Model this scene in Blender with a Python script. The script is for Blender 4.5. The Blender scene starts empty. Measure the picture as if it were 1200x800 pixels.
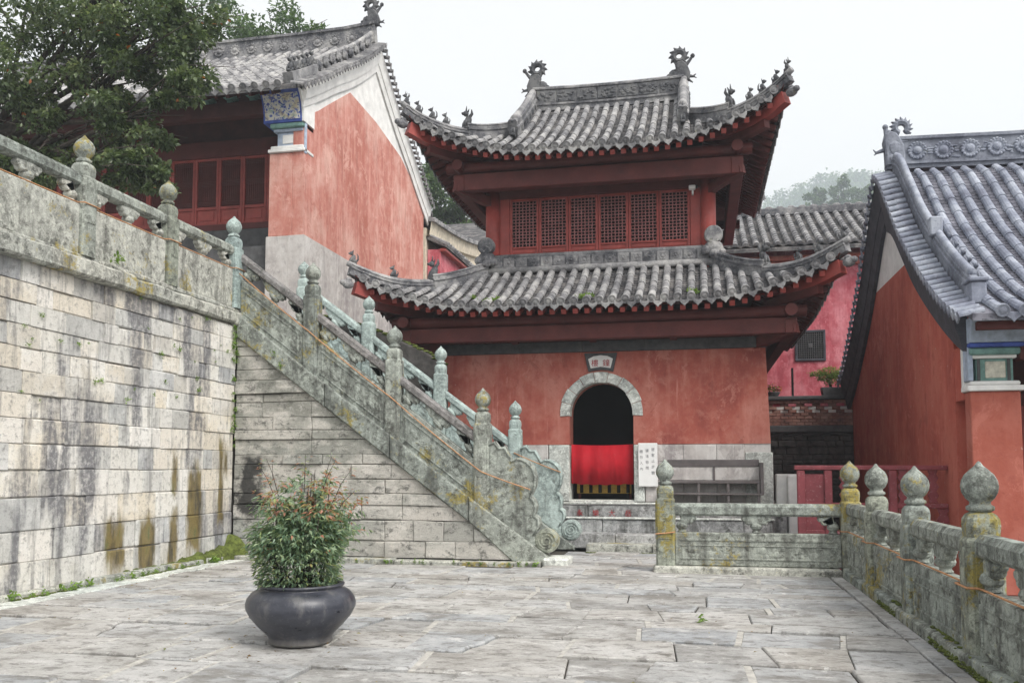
import bpy, bmesh, math, random
import numpy as np
from mathutils import Vector, Matrix, noise as mnoise
rad = math.radians
RND = random.Random(11)
C = bpy.context.scene.collection
scene = bpy.context.scene

# ------------------------------------------------------------------ camera, sky, sun, exposure
cam_data = bpy.data.cameras.new('camera'); cam = bpy.data.objects.new('camera', cam_data); C.objects.link(cam)
cam.location = (0, 0, 1.5)
cam.rotation_euler = (rad(94.0), 0, rad(11.8))
cam_data.sensor_width = 36.0; cam_data.lens = 31.5
cam_data.shift_y = 0.0621
cam_data.clip_start = 0.05; cam_data.clip_end = 3000
scene.camera = cam

world = bpy.data.worlds.new('World'); scene.world = world; world.use_nodes = True
wn = world.node_tree; wn.nodes.clear()
SUN_EL, SUN_AZ = 47.0, 128.0          # azimuth clockwise from +Y (the sun stands to the right, a little behind the camera)
sky = wn.nodes.new('ShaderNodeTexSky'); sky.sky_type = 'NISHITA'; sky.sun_disc = False
sky.sun_elevation = rad(SUN_EL); sky.sun_rotation = rad(SUN_AZ); sky.air_density = 1.2; sky.dust_density = 6.0; sky.ozone_density = 0.6
hs = wn.nodes.new('ShaderNodeHueSaturation'); hs.inputs['Saturation'].default_value = 0.12
wn.links.new(sky.outputs[0], hs.inputs['Color'])
bg = wn.nodes.new('ShaderNodeBackground'); bg.inputs['Strength'].default_value = 0.05
wn.links.new(hs.outputs[0], bg.inputs['Color'])
bgo = wn.nodes.new('ShaderNodeBackground'); bgo.inputs['Color'].default_value = (1.0, 0.972, 0.938, 1); bgo.inputs['Strength'].default_value = 0.33
ads = wn.nodes.new('ShaderNodeAddShader'); wo = wn.nodes.new('ShaderNodeOutputWorld')
wn.links.new(bg.outputs[0], ads.inputs[0]); wn.links.new(bgo.outputs[0], ads.inputs[1]); wn.links.new(ads.outputs[0], wo.inputs['Surface'])

sun_data = bpy.data.lights.new('sun', 'SUN'); sun_data.energy = 1.5; sun_data.angle = rad(24); sun_data.color = (1.0, 0.95, 0.88)
sun = bpy.data.objects.new('sun', sun_data); C.objects.link(sun)
_d = Vector((math.sin(rad(SUN_AZ)) * math.cos(rad(SUN_EL)), math.cos(rad(SUN_AZ)) * math.cos(rad(SUN_EL)), math.sin(rad(SUN_EL))))
sun.rotation_euler = _d.to_track_quat('Z', 'Y').to_euler()

scene.view_settings.view_transform = 'Standard'; scene.view_settings.look = 'None'
scene.view_settings.exposure = 1.2; scene.view_settings.gamma = 1.0
scene.cycles.use_denoising = True
scene.cycles.max_bounces = 6; scene.cycles.diffuse_bounces = 4; scene.cycles.transparent_max_bounces = 8; scene.cycles.volume_bounces = 1
scene.cycles.sample_clamp_indirect = 6.0

# ------------------------------------------------------------------ mesh helpers
class MB:
    def __init__(s): s.v = []; s.f = []
    def add(s, vs, fs):
        o = len(s.v); s.v += [tuple(p) for p in vs]; s.f += [tuple(i + o for i in q) for q in fs]; return s
    def box(s, x0, x1, y0, y1, z0, z1):
        return s.add([(x0,y0,z0),(x1,y0,z0),(x1,y1,z0),(x0,y1,z0),(x0,y0,z1),(x1,y0,z1),(x1,y1,z1),(x0,y1,z1)],
                     [(0,3,2,1),(4,5,6,7),(0,1,5,4),(1,2,6,5),(2,3,7,6),(3,0,4,7)])
    def cbox(s, x0, x1, y0, y1, z0, z1, c=0.012):
        lo = (x0,y0,z0); hi = (x1,y1,z1); idx = {}; vs = []
        c = min(c, 0.45*min(x1-x0, y1-y0, z1-z0))
        for a in (0,1):
            for b in (0,1):
                for d in (0,1):
                    sg = (a,b,d)
                    for k in range(3):
                        p = []
                        for m in range(3):
                            base = hi[m] if sg[m] else lo[m]
                            if m != k: base += (-c if sg[m] else c)
                            p.append(base)
                        idx[(sg,k)] = len(vs); vs.append(tuple(p))
        fs = []
        for k in range(3):
            i, j = [m for m in range(3) if m != k]
            for sd in (0,1):
                q = []
                for (p, r) in ((0,0),(1,0),(1,1),(0,1)):
                    sg = [0,0,0]; sg[k] = sd; sg[i] = p; sg[j] = r
                    q.append(idx[(tuple(sg),k)])
                fs.append(tuple(q))
        for k in range(3):
            i, j = [m for m in range(3) if m != k]
            for p in (0,1):
                for r in (0,1):
                    a = [0,0,0]; a[i] = p; a[j] = r; b = list(a); b[k] = 1
                    a = tuple(a); b = tuple(b)
                    fs.append((idx[(a,i)], idx[(b,i)], idx[(b,j)], idx[(a,j)]))
        for a in (0,1):
            for b in (0,1):
                for d in (0,1):
                    fs.append((idx[((a,b,d),0)], idx[((a,b,d),1)], idx[((a,b,d),2)]))
        return s.add(vs, fs)
    def prism(s, pts, plane, a, b, c=0.0):
        """extrude the 2-D outline along the axis that is not in `plane` from a to b, edges chamfered by c"""
        n = len(pts)
        def to3(p, t):
            return {'xz': (p[0], t, p[1]), 'yz': (t, p[0], p[1]), 'xy': (p[0], p[1], t)}[plane]
        area = sum(pts[i][0]*pts[(i+1)%n][1]-pts[(i+1)%n][0]*pts[i][1] for i in range(n))
        if area < 0: pts = pts[::-1]
        if c > 0:
            ins = []
            for i in range(n):
                p0 = Vector(pts[i-1]); p1 = Vector(pts[i]); p2 = Vector(pts[(i+1)%n])
                e1 = (p1-p0); e2 = (p2-p1)
                if e1.length < 1e-6 or e2.length < 1e-6: ins.append(tuple(p1)); continue
                n1 = Vector((-e1.y, e1.x)).normalized(); n2 = Vector((-e2.y, e2.x)).normalized()
                m = (n1+n2)
                if m.length < 1e-3: m = n1
                m.normalize(); k = c/max(0.5, m.dot(n1))
                ins.append(tuple(p1+m*k))
            sg = 1 if b > a else -1
            rings = [(ins, a), (pts, a+sg*c), (pts, b-sg*c), (ins, b)]
        else:
            rings = [(pts, a), (pts, b)]
        vs = [to3(p, t) for r, t in rings for p in r]
        m = len(rings); fs = []
        for k in range(m-1):
            for i in range(n):
                j = (i+1) % n
                fs.append((k*n+i, k*n+j, (k+1)*n+j, (k+1)*n+i))
        fs.append(tuple(range(n))[::-1]); fs.append(tuple((m-1)*n+i for i in range(n)))
        return s.add(vs, fs)
    def lathe(s, prof, n=16, c=(0,0,0), sq=None):
        vs = []; fs = []
        for r, z in prof:
            for i in range(n):
                t = 2*math.pi*(i+0.5)/n
                vs.append((c[0]+r*math.cos(t), c[1]+r*math.sin(t), c[2]+z))
        for k in range(len(prof)-1):
            for i in range(n):
                j = (i+1) % n
                fs.append((k*n+i, k*n+j, (k+1)*n+j, (k+1)*n+i))
        fs.append(tuple(range(n))[::-1]); fs.append(tuple((len(prof)-1)*n+i for i in range(n)))
        return s.add(vs, fs)
    def blob(s, c, r, n=8, m=6, rot=None):
        vs = []; fs = []
        r = (r,r,r) if not hasattr(r, '__len__') else r
        M = rot or Matrix.Identity(3)
        for k in range(m+1):
            ph = math.pi*k/m
            for i in range(n):
                t = 2*math.pi*i/n
                p = M @ Vector((r[0]*math.sin(ph)*math.cos(t), r[1]*math.sin(ph)*math.sin(t), -r[2]*math.cos(ph)))
                vs.append((c[0]+p.x, c[1]+p.y, c[2]+p.z))
        for k in range(m):
            for i in range(n):
                j = (i+1) % n
                fs.append((k*n+i, k*n+j, (k+1)*n+j, (k+1)*n+i))
        return s.add(vs, fs)
    def tube(s, path, r, n=6):
        path = [Vector(p) for p in path]; vs = []; fs = []; prev = None
        for k, p in enumerate(path):
            t = (path[min(k+1, len(path)-1)] - path[max(k-1, 0)]).normalized()
            a = prev if prev is not None else (Vector((0,0,1)) if abs(t.z) < 0.9 else Vector((1,0,0)))
            x = (a - t*a.dot(t)).normalized(); prev = x; y = t.cross(x)
            rr = r[k] if hasattr(r, '__len__') else r
            for i in range(n):
                th = 2*math.pi*i/n
                vs.append(p + x*rr*math.cos(th) + y*rr*math.sin(th))
        for k in range(len(path)-1):
            for i in range(n):
                j = (i+1) % n
                fs.append((k*n+i, k*n+j, (k+1)*n+j, (k+1)*n+i))
        fs.append(tuple(range(n))[::-1]); fs.append(tuple((len(path)-1)*n+i for i in range(n)))
        return s.add(vs, fs)
    def sweep(s, prof, path, up=(0,0,1), scale=None):
        """prof: closed (side, height) outline swept along the path"""
        path = [Vector(p) for p in path]; up = Vector(up); n = len(prof); vs = []; fs = []
        for k, p in enumerate(path):
            t = (path[min(k+1, len(path)-1)] - path[max(k-1, 0)]).normalized()
            side = t.cross(up).normalized(); uu = side.cross(t).normalized()
            sc = scale[k] if scale else 1.0
            for a, h in prof: vs.append(p + side*a + uu*h*sc)
        for k in range(len(path)-1):
            for i in range(n):
                j = (i+1) % n
                fs.append((k*n+i, k*n+j, (k+1)*n+j, (k+1)*n+i))
        fs.append(tuple(range(n))[::-1]); fs.append(tuple((len(path)-1)*n+i for i in range(n)))
        return s.add(vs, fs)
    def xf(s, M):
        s.v = [tuple(M @ Vector(p)) for p in s.v]; return s
    def mesh(s, name, mat=None, smooth=False, recalc=True):
        me = bpy.data.meshes.new(name); me.from_pydata(s.v, [], s.f)
        if recalc:
            bm = bmesh.new(); bm.from_mesh(me); bmesh.ops.recalc_face_normals(bm, faces=bm.faces[:]); bm.to_mesh(me); bm.free()
        if mat: me.materials.append(mat)
        if smooth:
            me.polygons.foreach_set('use_smooth', [True]*len(me.polygons))
        me.update(); return me

WM = {}
def put(name, me, parent=None, M=None, kind=None):
    o = bpy.data.objects.new(name, me); C.objects.link(o)
    M = M if M is not None else Matrix.Identity(4)
    if parent is not None:
        o.parent = parent; o.matrix_parent_inverse = WM[parent.name].inverted()
    o.matrix_basis = M; WM[o.name] = M.copy()
    if kind: o['kind'] = kind
    return o
def build(name, mb, mat, parent=None, M=None, smooth=False, kind=None):
    return put(name, mb.mesh(name, mat, smooth), parent, M, kind)
def tag(o, label, cat=None, group=None, kind=None):
    o['label'] = label
    if cat: o['category'] = cat
    if group: o['group'] = group
    if kind: o['kind'] = kind
    return o
def thing(name, loc, label, cat, group=None):
    o = put(name, None, None, Matrix.Translation(loc)); o.empty_display_size = 0.3
    return tag(o, label, cat, group)
def T(x, y, z): return Matrix.Translation((x, y, z))
def RZ(a): return Matrix.Rotation(a, 4, 'Z')
def frame(o, x, z):
    """matrix with origin o, X along x and Z as near z as possible"""
    x = Vector(x).normalized(); z = Vector(z); y = z.cross(x).normalized(); z = x.cross(y)
    M = Matrix.Identity(4)
    for i in range(3): M[i][0] = x[i]; M[i][1] = y[i]; M[i][2] = z[i]; M[i][3] = o[i]
    return M
def interp(x, tab):
    if x <= tab[0][0]: return tab[0][1]
    for (a, p), (b, q) in zip(tab, tab[1:]):
        if x <= b: return p + (q-p)*(x-a)/(b-a)
    return tab[-1][1]
def catmull(x, tab):
    if x <= tab[0][0]: return tab[0][1]
    if x >= tab[-1][0]: return tab[-1][1]
    for k in range(len(tab)-1):
        if x <= tab[k+1][0]:
            x1, p1 = tab[k]; x2, p2 = tab[k+1]
            x0, p0 = tab[k-1] if k > 0 else (2*x1-x2, 2*p1-p2)
            x3, p3 = tab[k+2] if k+2 < len(tab) else (2*x2-x1, 2*p2-p1)
            m1 = (p2-p0)/(x2-x0); m2 = (p3-p1)/(x3-x1); h = x2-x1; t = (x-x1)/h
            return ((2*t**3-3*t*t+1)*p1 + (t**3-2*t*t+t)*h*m1 + (-2*t**3+3*t*t)*p2 + (t**3-t*t)*h*m2)

# ------------------------------------------------------------------ materials
class G:
    def __init__(s, name):
        s.m = bpy.data.materials.new(name); s.m.use_nodes = True; s.t = s.m.node_tree; s.t.nodes.clear()
        s.out = s.t.nodes.new('ShaderNodeOutputMaterial'); s.b = s.t.nodes.new('ShaderNodeBsdfPrincipled')
        s.t.links.new(s.b.outputs[0], s.out.inputs[0])
        s.geo = s.t.nodes.new('ShaderNodeNewGeometry'); s.pos = s.geo.outputs['Position']; s._sep = None
    def set(s, sock, v):
        if isinstance(v, bpy.types.NodeSocket): s.t.links.new(v, sock)
        elif isinstance(v, (tuple, list)): sock.default_value = tuple(v)+((1,) if len(v) == 3 and len(sock.default_value) == 4 else ())
        else: sock.default_value = v
    def math(s, op, a, b=0.0, cl=False):
        n = s.t.nodes.new('ShaderNodeMath'); n.operation = op; n.use_clamp = cl
        s.set(n.inputs[0], a); s.set(n.inputs[1], b); return n.outputs[0]
    def vmul(s, v, k):
        n = s.t.nodes.new('ShaderNodeVectorMath'); n.operation = 'MULTIPLY'; s.set(n.inputs[0], v); n.inputs[1].default_value = k; return n.outputs[0]
    def noise(s, scale, detail=4, rough=0.6, st=None, dist=0.0, vec=None):
        n = s.t.nodes.new('ShaderNodeTexNoise'); v = vec or s.pos
        if st: v = s.vmul(v, st)
        s.t.links.new(v, n.inputs['Vector']); n.inputs['Scale'].default_value = scale; n.inputs['Detail'].default_value = detail
        n.inputs['Roughness'].default_value = rough; n.inputs['Distortion'].default_value = dist; return n.outputs['Fac']
    def voro(s, scale, feature='F1', st=None):
        n = s.t.nodes.new('ShaderNodeTexVoronoi'); n.feature = feature; v = s.vmul(s.pos, st) if st else s.pos
        s.t.links.new(v, n.inputs['Vector']); n.inputs['Scale'].default_value = scale; return n.outputs[0]
    def ramp(s, f, *stops):
        n = s.t.nodes.new('ShaderNodeValToRGB'); e = n.color_ramp.elements
        while len(e) < len(stops): e.new(0.5)
        for k, (p, c) in enumerate(stops):
            e[k].position = p; c = (c,c,c) if not hasattr(c, '__len__') else c; e[k].color = (*c, 1)
        s.t.links.new(f, n.inputs[0]); return n.outputs[0]
    def mix(s, f, a, b, mode='MIX'):
        n = s.t.nodes.new('ShaderNodeMix'); n.data_type = 'RGBA'; n.blend_type = mode; n.clamp_factor = True
        s.set(n.inputs[0], f); s.set(n.inputs[6], a); s.set(n.inputs[7], b); return n.outputs[2]
    def rnd(s):
        n = s.t.nodes.new('ShaderNodeObjectInfo'); return n.outputs['Random']
    def xyz(s):
        if s._sep is None:
            n = s.t.nodes.new('ShaderNodeSeparateXYZ'); s.t.links.new(s.pos, n.inputs[0]); s._sep = n
        return s._sep.outputs
    def patch(s, axis, c, w, soft, warp=None):
        """soft mask 1 inside |axis - c| < w"""
        a = s.xyz()[axis]
        if warp is not None: a = s.math('ADD', a, warp)
        d = s.math('ABSOLUTE', s.math('SUBTRACT', a, c))
        n = s.t.nodes.new('ShaderNodeMapRange'); n.interpolation_type = 'SMOOTHSTEP'
        s.t.links.new(d, n.inputs[0]); n.inputs[1].default_value = w+soft; n.inputs[2].default_value = max(0.0, w-soft); n.inputs[3].default_value = 0; n.inputs[4].default_value = 1
        return n.outputs[0]
    def done(s, col, rough=0.85, bump=None, strength=0.4, dist=0.02, spec=0.3, **kw):
        s.set(s.b.inputs['Base Color'], col); s.set(s.b.inputs['Roughness'], rough); s.b.inputs['Specular IOR Level'].default_value = spec
        if bump is not None:
            n = s.t.nodes.new('ShaderNodeBump'); n.inputs['Strength'].default_value = strength; n.inputs['Distance'].default_value = dist
            s.t.links.new(bump, n.inputs['Height']); s.t.links.new(n.outputs[0], s.b.inputs['Normal'])
        for k, v in kw.items(): s.set(s.b.inputs[k], v)
        return s.m

def m_carved(name, base=(0.27,0.30,0.275), yellow=0.62, dark=0.5, pit=0.52):
    g = G(name)
    n1 = g.noise(2.4, 7, 0.68); n2 = g.noise(17, 6, 0.74); n3 = g.noise(1.3, 6, 0.66); n4 = g.noise(75, 4, 0.75); n6 = g.noise(7, 6, 0.72, None, 0.6)
    st = g.noise(5, 5, 0.65, (1,1,0.12))
    c = g.ramp(n1, (0.30, tuple(x*0.45 for x in base)), (0.47, base), (0.66, tuple(min(1,x*1.55) for x in base)))
    c = g.mix(g.ramp(n6, (0.50,0.0),(0.62,0.75)), c, tuple(min(1, x*1.95) for x in base))
    c = g.mix(g.ramp(n2, (0.50,0.0),(0.60,0.55)), c, tuple(min(1, x*2.0) for x in base))
    c = g.mix(g.ramp(g.math('MULTIPLY', n3, g.math('ADD', n2, 0.5)), (yellow-0.02,0.0),(yellow+0.05,0.85)), c, (0.34,0.27,0.05))
    c = g.mix(g.ramp(g.noise(9, 6, 0.75), (pit,0.0),(pit+0.14,0.85)), c, (0.065,0.065,0.058))
    c = g.mix(g.ramp(st, (dark,0.0),(dark+0.16,0.7)), c, (0.07,0.07,0.065))
    c = g.mix(g.ramp(n4, (0.53,0.0),(0.66,0.6)), c, (0.06,0.062,0.058))
    r = g.rnd(); c = g.mix(0.5, c, g.mix(r, (0.8,0.83,0.80), (1.2,1.16,1.08)), 'MULTIPLY')
    h = g.math('ADD', g.math('MULTIPLY', n2, 0.6), g.math('ADD', g.math('MULTIPLY', n4, 0.35), g.math('MULTIPLY', n6, 0.5)))
    return g.done(c, 0.92, h, 0.9, 0.03, 0.2)

def m_wallblock():
    g = G('wall_block_stone')
    r = g.rnd()
    base = g.ramp(r, (0.0,(0.40,0.41,0.41)), (0.18,(0.66,0.60,0.50)), (0.36,(0.74,0.71,0.66)), (0.52,(0.50,0.50,0.48)), (0.68,(0.68,0.66,0.61)), (0.84,(0.72,0.65,0.53)), (1.0,(0.40,0.41,0.42)))
    n1 = g.noise(1.6, 7, 0.68); n2 = g.noise(13, 6, 0.74); n3 = g.noise(60, 4, 0.75)
    yel = g.noise(0.55, 3, 0.5)
    yz = g.math('ADD', g.math('MULTIPLY', g.xyz()[1], 0.05), g.math('MULTIPLY', g.xyz()[2], 0.07))   # the warm stone lies high up towards the stairs
    c = g.mix(g.ramp(g.math('ADD', g.math('MULTIPLY', yel, 0.7), yz), (1.07,0.0),(1.22,0.5)), base, (0.73,0.59,0.38))
    c = g.mix(g.ramp(n1, (0.48,0.0),(0.62,0.5)), c, (0.80,0.79,0.76))
    stv = g.noise(1.9, 6, 0.6, (1,1,0.13)); n5 = g.noise(0.6, 3, 0.5)
    f = g.math('MULTIPLY', g.ramp(g.math('MULTIPLY', g.math('ADD', stv, g.math('MULTIPLY', g.math('SUBTRACT', r, 0.5), 0.10)), g.math('ADD', n5, 0.55)), (0.54,0.0),(0.64,0.88)), g.ramp(n2, (0.36,0.45),(0.52,1.0)))
    c = g.mix(f, c, (0.13,0.13,0.145))
    st2 = g.noise(6.5, 6, 0.66, (1,1,0.09)); c = g.mix(g.ramp(st2, (0.54,0.0),(0.66,0.62)), c, (0.20,0.195,0.19))
    c = g.mix(g.ramp(n2, (0.52,0.0),(0.66,0.62)), c, (0.16,0.155,0.15))
    c = g.mix(g.ramp(n3, (0.55,0.0),(0.68,0.45)), c, (0.15,0.145,0.14))
    # wet ochre-green runs below the drain joints
    warp = g.math('MULTIPLY', g.math('SUBTRACT', g.noise(9, 3, 0.6, (1,1,0.25)), 0.5), 0.18)
    warpz = g.math('MULTIPLY', g.math('SUBTRACT', g.noise(7, 4, 0.6, (1,1,0.35)), 0.5), 0.7)
    for cy, wy, cz, wz in ((12.78,0.20,0.86,0.66), (13.57,0.07,1.25,0.72), (12.22,0.11,0.42,0.40), (11.58,0.19,0.40,0.42), (10.86,0.20,0.46,0.34), (12.25,0.08,1.37,0.28), (13.72,0.05,1.62,0.26)):
        mk = g.math('MULTIPLY', g.patch(1, cy, wy, 0.05, warp), g.patch(2, cz, wz, 0.16, warpz))
        oc = g.ramp(g.noise(5, 6, 0.7, (1,1,0.25)), (0.36,(0.04,0.035,0.022)), (0.46,(0.12,0.09,0.032)), (0.56,(0.20,0.15,0.05)), (0.66,(0.09,0.11,0.035)))
        c = g.mix(g.math('MULTIPLY', mk, 0.93), c, oc)
    h = g.math('ADD', g.math('MULTIPLY', n2, 0.7), g.math('MULTIPLY', n3, 0.3))
    return g.done(c, 0.9, h, 0.9, 0.03, 0.2)

def m_flank():
    g = G('flank_block_stone'); r = g.rnd()
    base = g.ramp(r, (0.0,(0.36,0.36,0.33)), (0.3,(0.50,0.48,0.44)), (0.6,(0.40,0.41,0.38)), (1.0,(0.60,0.56,0.51)))
    n1 = g.noise(1.3, 7, 0.68); n2 = g.noise(8, 8, 0.76, (0.85,1,1.25)); n3 = g.noise(55, 4, 0.75)
    z = g.xyz()[2]
    hi = g.ramp(g.math('ADD', g.math('MULTIPLY', z, 0.16), g.math('MULTIPLY', n1, 0.9)), (0.55,0.0),(0.85,0.75))
    c = g.mix(hi, base, (0.21,0.215,0.185))
    c = g.mix(g.ramp(g.noise(2.6, 7, 0.7, (0.7,1,1.2)), (0.46,0.0),(0.60,0.8)), c, (0.66,0.63,0.58))
    c = g.mix(g.ramp(n2, (0.53,0.0),(0.63,0.8)), c, (0.10,0.10,0.092))
    c = g.mix(g.ramp(g.noise(7, 6, 0.7), (0.60,0.0),(0.68,0.7)), c, (0.62,0.60,0.57))
    c = g.mix(g.ramp(n3, (0.54,0.0),(0.68,0.5)), c, (0.09,0.09,0.085))
    warp = g.math('MULTIPLY', g.math('SUBTRACT', g.noise(3.2, 5, 0.65), 0.5), 0.9)
    mk = g.math('MULTIPLY', g.patch(0, -7.45, 0.22, 0.08, warp), g.patch(2, 1.15, 0.50, 0.12, warp))
    c = g.mix(g.math('MULTIPLY', mk, 0.92), c, (0.03,0.03,0.03))
    return g.done(c, 0.92, g.math('ADD', n2, g.math('MULTIPLY', n3, 0.4)), 0.9, 0.04, 0.2)

def m_paving():
    g = G('paving_stone'); r = g.rnd()
    base = g.ramp(r, (0.0,(0.29,0.285,0.275)), (0.25,(0.43,0.42,0.40)), (0.5,(0.35,0.365,0.38)), (0.75,(0.49,0.48,0.465)), (1.0,(0.37,0.35,0.32)))
    n1 = g.noise(1.5, 8, 0.70, (0.9,1.2,1), 0.3); n2 = g.noise(7, 8, 0.76, (0.85,1.25,1), 0.3); n3 = g.noise(45, 5, 0.78)
    c = g.mix(g.ramp(n1, (0.49,0.0),(0.61,0.55)), base, (0.57,0.56,0.545))
    c = g.mix(g.ramp(n1, (0.38,0.7),(0.47,0.0)), c, (0.19,0.175,0.155))
    c = g.mix(g.ramp(n2, (0.51,0.0),(0.61,0.75)), c, (0.165,0.157,0.145))
    c = g.mix(g.ramp(g.noise(0.55, 5, 0.6), (0.52,0.0),(0.64,0.45)), c, (0.22,0.21,0.195))
    c = g.mix(g.ramp(n2, (0.34,0.6),(0.43,0.0)), c, (0.56,0.55,0.53))
    c = g.mix(g.ramp(g.noise(3.4, 8, 0.76, (0.8,1.3,1), 0.9), (0.585,0.0),(0.615,0.65)), c, (0.62,0.61,0.59))
    c = g.mix(g.ramp(g.noise(2.2, 8, 0.78, (0.7,1.4,1), 0.9), (0.60,0.0),(0.635,0.8)), c, (0.13,0.12,0.105))
    c = g.mix(g.ramp(n3, (0.54,0.0),(0.68,0.55)), c, (0.14,0.135,0.125))
    h = g.math('ADD', g.math('MULTIPLY', n2, 0.8), g.math('ADD', g.math('MULTIPLY', n3, 0.25), g.math('MULTIPLY', n1, 1.2)))
    return g.done(c, g.ramp(n1, (0.3,0.62),(0.7,0.85)), h, 0.9, 0.03, 0.3)

def m_plaster(name, base, light, dark, streak=0.35, low=None):
    g = G(name)
    n1 = g.noise(0.9, 6, 0.65, (1,1,0.7)); n2 = g.noise(4.5, 6, 0.7); st = g.noise(6, 5, 0.6, (1,1,0.10)); n3 = g.noise(35, 4, 0.7)
    c = g.ramp(n1, (0.34, dark), (0.48, base), (0.62, light))
    c = g.mix(g.ramp(n2, (0.5,0.0),(0.64,0.55)), c, light)
    c = g.mix(g.ramp(n2, (0.34,0.5),(0.44,0.0)), c, dark)
    c = g.mix(g.ramp(g.noise(14, 6, 0.75), (0.54,0.0),(0.66,0.35)), c, dark)
    c = g.mix(g.ramp(st, (0.52,0.0),(0.74,streak)), c, tuple(min(1, x*1.3+0.05) for x in light))
    c = g.mix(g.ramp(g.noise(4, 4, 0.6, (1,1,0.15)), (0.54,0.0),(0.75,streak)), c, tuple(x*0.6 for x in dark))
    pe = g.noise(1.6, 9, 0.78, (1,1,0.8), 0.5); c = g.mix(g.ramp(pe, (0.57,0.0),(0.585,0.5)), c, tuple(min(1, x*1.12+0.02) for x in light))
    c = g.mix(g.ramp(g.noise(2.3, 9, 0.78, (1,1,0.6), 0.6), (0.60,0.0),(0.615,0.45)), c, tuple(x*0.8 for x in dark))
    c = g.mix(g.ramp(g.noise(11, 5, 0.7, (1,1,0.05)), (0.62,0.0),(0.70,streak*1.6)), c, tuple(min(1, x*1.25+0.08) for x in light))
    c = g.mix(g.ramp(g.noise(7, 3, 0.6), (0.715,0.0),(0.73,0.6)), c, (0.50,0.36,0.31))
    h = g.math('ADD', n2, g.math('MULTIPLY', n3, 0.5))
    return g.done(c, 0.88, h, 0.35, 0.015, 0.2)

def m_tile(name, base, light, dark, fleck=0.55):
    g = G(name); r = g.rnd()
    n1 = g.noise(2.2, 5, 0.65); n2 = g.noise(16, 5, 0.7); n3 = g.noise(60, 3, 0.7)
    c = g.ramp(n1, (0.34, dark), (0.48, base), (0.64, light))
    c = g.mix(g.ramp(n2, (fleck,0.0),(fleck+0.10,0.7)), c, light)
    c = g.mix(g.ramp(n2, (0.34,0.75),(0.44,0.0)), c, dark)
    c = g.mix(0.8, c, g.mix(r, (0.80,0.805,0.82), (1.2,1.19,1.17)), 'MULTIPLY')
    c = g.mix(g.ramp(g.noise(5, 4, 0.6), (0.69,0.0),(0.74,0.35)), c, (0.24,0.24,0.10))
    return g.done(c, 0.85, g.math('ADD', n2, g.math('MULTIPLY', n3, 0.5)), 0.5, 0.012, 0.25)

def m_wood(name, base, rough=0.6, wear=(0.30,0.16,0.13), amt=0.3):
    g = G(name)
    n1 = g.noise(3, 5, 0.6); n2 = g.noise(18, 5, 0.7)
    c = g.ramp(n1, (0.3, tuple(x*0.7 for x in base)), (0.55, base), (0.75, tuple(x*1.3 for x in base)))
    c = g.mix(g.ramp(n2, (0.58,0.0),(0.72,amt)), c, wear)
    return g.done(c, rough, n2, 0.25, 0.008, 0.3)

def m_simple(name, base, var=0.25, scale=8.0, rough=0.8, bump=0.3, **kw):
    g = G(name); n = g.noise(scale, 5, 0.65)
    c = g.ramp(n, (0.3, tuple(x*(1-var) for x in base)), (0.7, tuple(min(1,x*(1+var)) for x in base)))
    return g.done(c, rough, n, bump, 0.015, 0.3, **kw)

def m_leaf(name, cols, rough=0.55, trans=0.0):
    """cols along a per-leaf value stored in the mesh attribute 'tone'"""
    g = G(name); a = g.t.nodes.new('ShaderNodeAttribute'); a.attribute_name = 'tone'
    c = g.ramp(a.outputs['Fac'], *cols)
    m = g.done(c, rough, spec=0.6)
    tr = g.t.nodes.new('ShaderNodeBsdfTranslucent'); mx = g.t.nodes.new('ShaderNodeMixShader'); mx.inputs[0].default_value = 0.35
    g.t.links.new(g.mix(1.0, c, (1.25,1.3,0.75), 'MULTIPLY'), tr.inputs['Color']); g.t.links.new(g.b.outputs[0], mx.inputs[1]); g.t.links.new(tr.outputs[0], mx.inputs[2]); g.t.links.new(mx.outputs[0], g.out.inputs[0])
    return m

M_CARVED = m_carved('carved_stone', (0.245,0.265,0.245), 0.605, 0.50, 0.50)
M_CARVED_Y = m_carved('carved_stone_ochre_lichen', (0.25,0.265,0.225), 0.54, 0.53, 0.51)
M_CARVED_B = m_carved('carved_bluish_stone', (0.27,0.325,0.32), 0.72, 0.56, 0.58)
M_CAP = m_carved('weathered_cap_stone', (0.34,0.345,0.32), 0.60, 0.52, 0.52)
M_RAIL = m_carved('weathered_rail_stone', (0.185,0.175,0.175), 0.75, 0.5)
M_WALLB = m_wallblock(); M_FLANK = m_flank(); M_PAVE = m_paving()
M_MORTAR = m_simple('lime_mortar', (0.40,0.385,0.355), 0.35, 12, 0.95)
M_MORTARD = m_simple('dark_joint', (0.055,0.05,0.042), 0.4, 10, 0.95)
M_JOINT = m_simple('grey_joint', (0.36,0.34,0.31), 0.4, 10, 0.95)
M_STEP = m_carved('step_stone', (0.31,0.31,0.315), 0.80, 0.5, 0.52)
M_RED_T = m_plaster('red_plaster_tower', (0.37,0.10,0.074), (0.46,0.185,0.145), (0.265,0.068,0.055), 0.3)
M_RED_L = m_plaster('red_plaster_faded', (0.50,0.205,0.165), (0.60,0.35,0.295), (0.40,0.14,0.105), 0.45)
M_RED_R = m_plaster('red_plaster_deep', (0.43,0.098,0.068), (0.48,0.14,0.10), (0.33,0.072,0.052), 0.22)
M_RED_RP = m_plaster('red_plaster_pilaster', (0.36,0.098,0.068), (0.42,0.135,0.10), (0.29,0.075,0.056), 0.14)
M_PINK = m_plaster('pink_red_plaster', (0.46,0.095,0.12), (0.60,0.23,0.26), (0.32,0.06,0.078), 0.4)
M_WHITE = m_simple('white_plaster', (0.72,0.71,0.69), 0.16, 3, 0.9)
M_CREAM = m_simple('cream_plaster', (0.60,0.53,0.42), 0.28, 4, 0.9)
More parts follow.
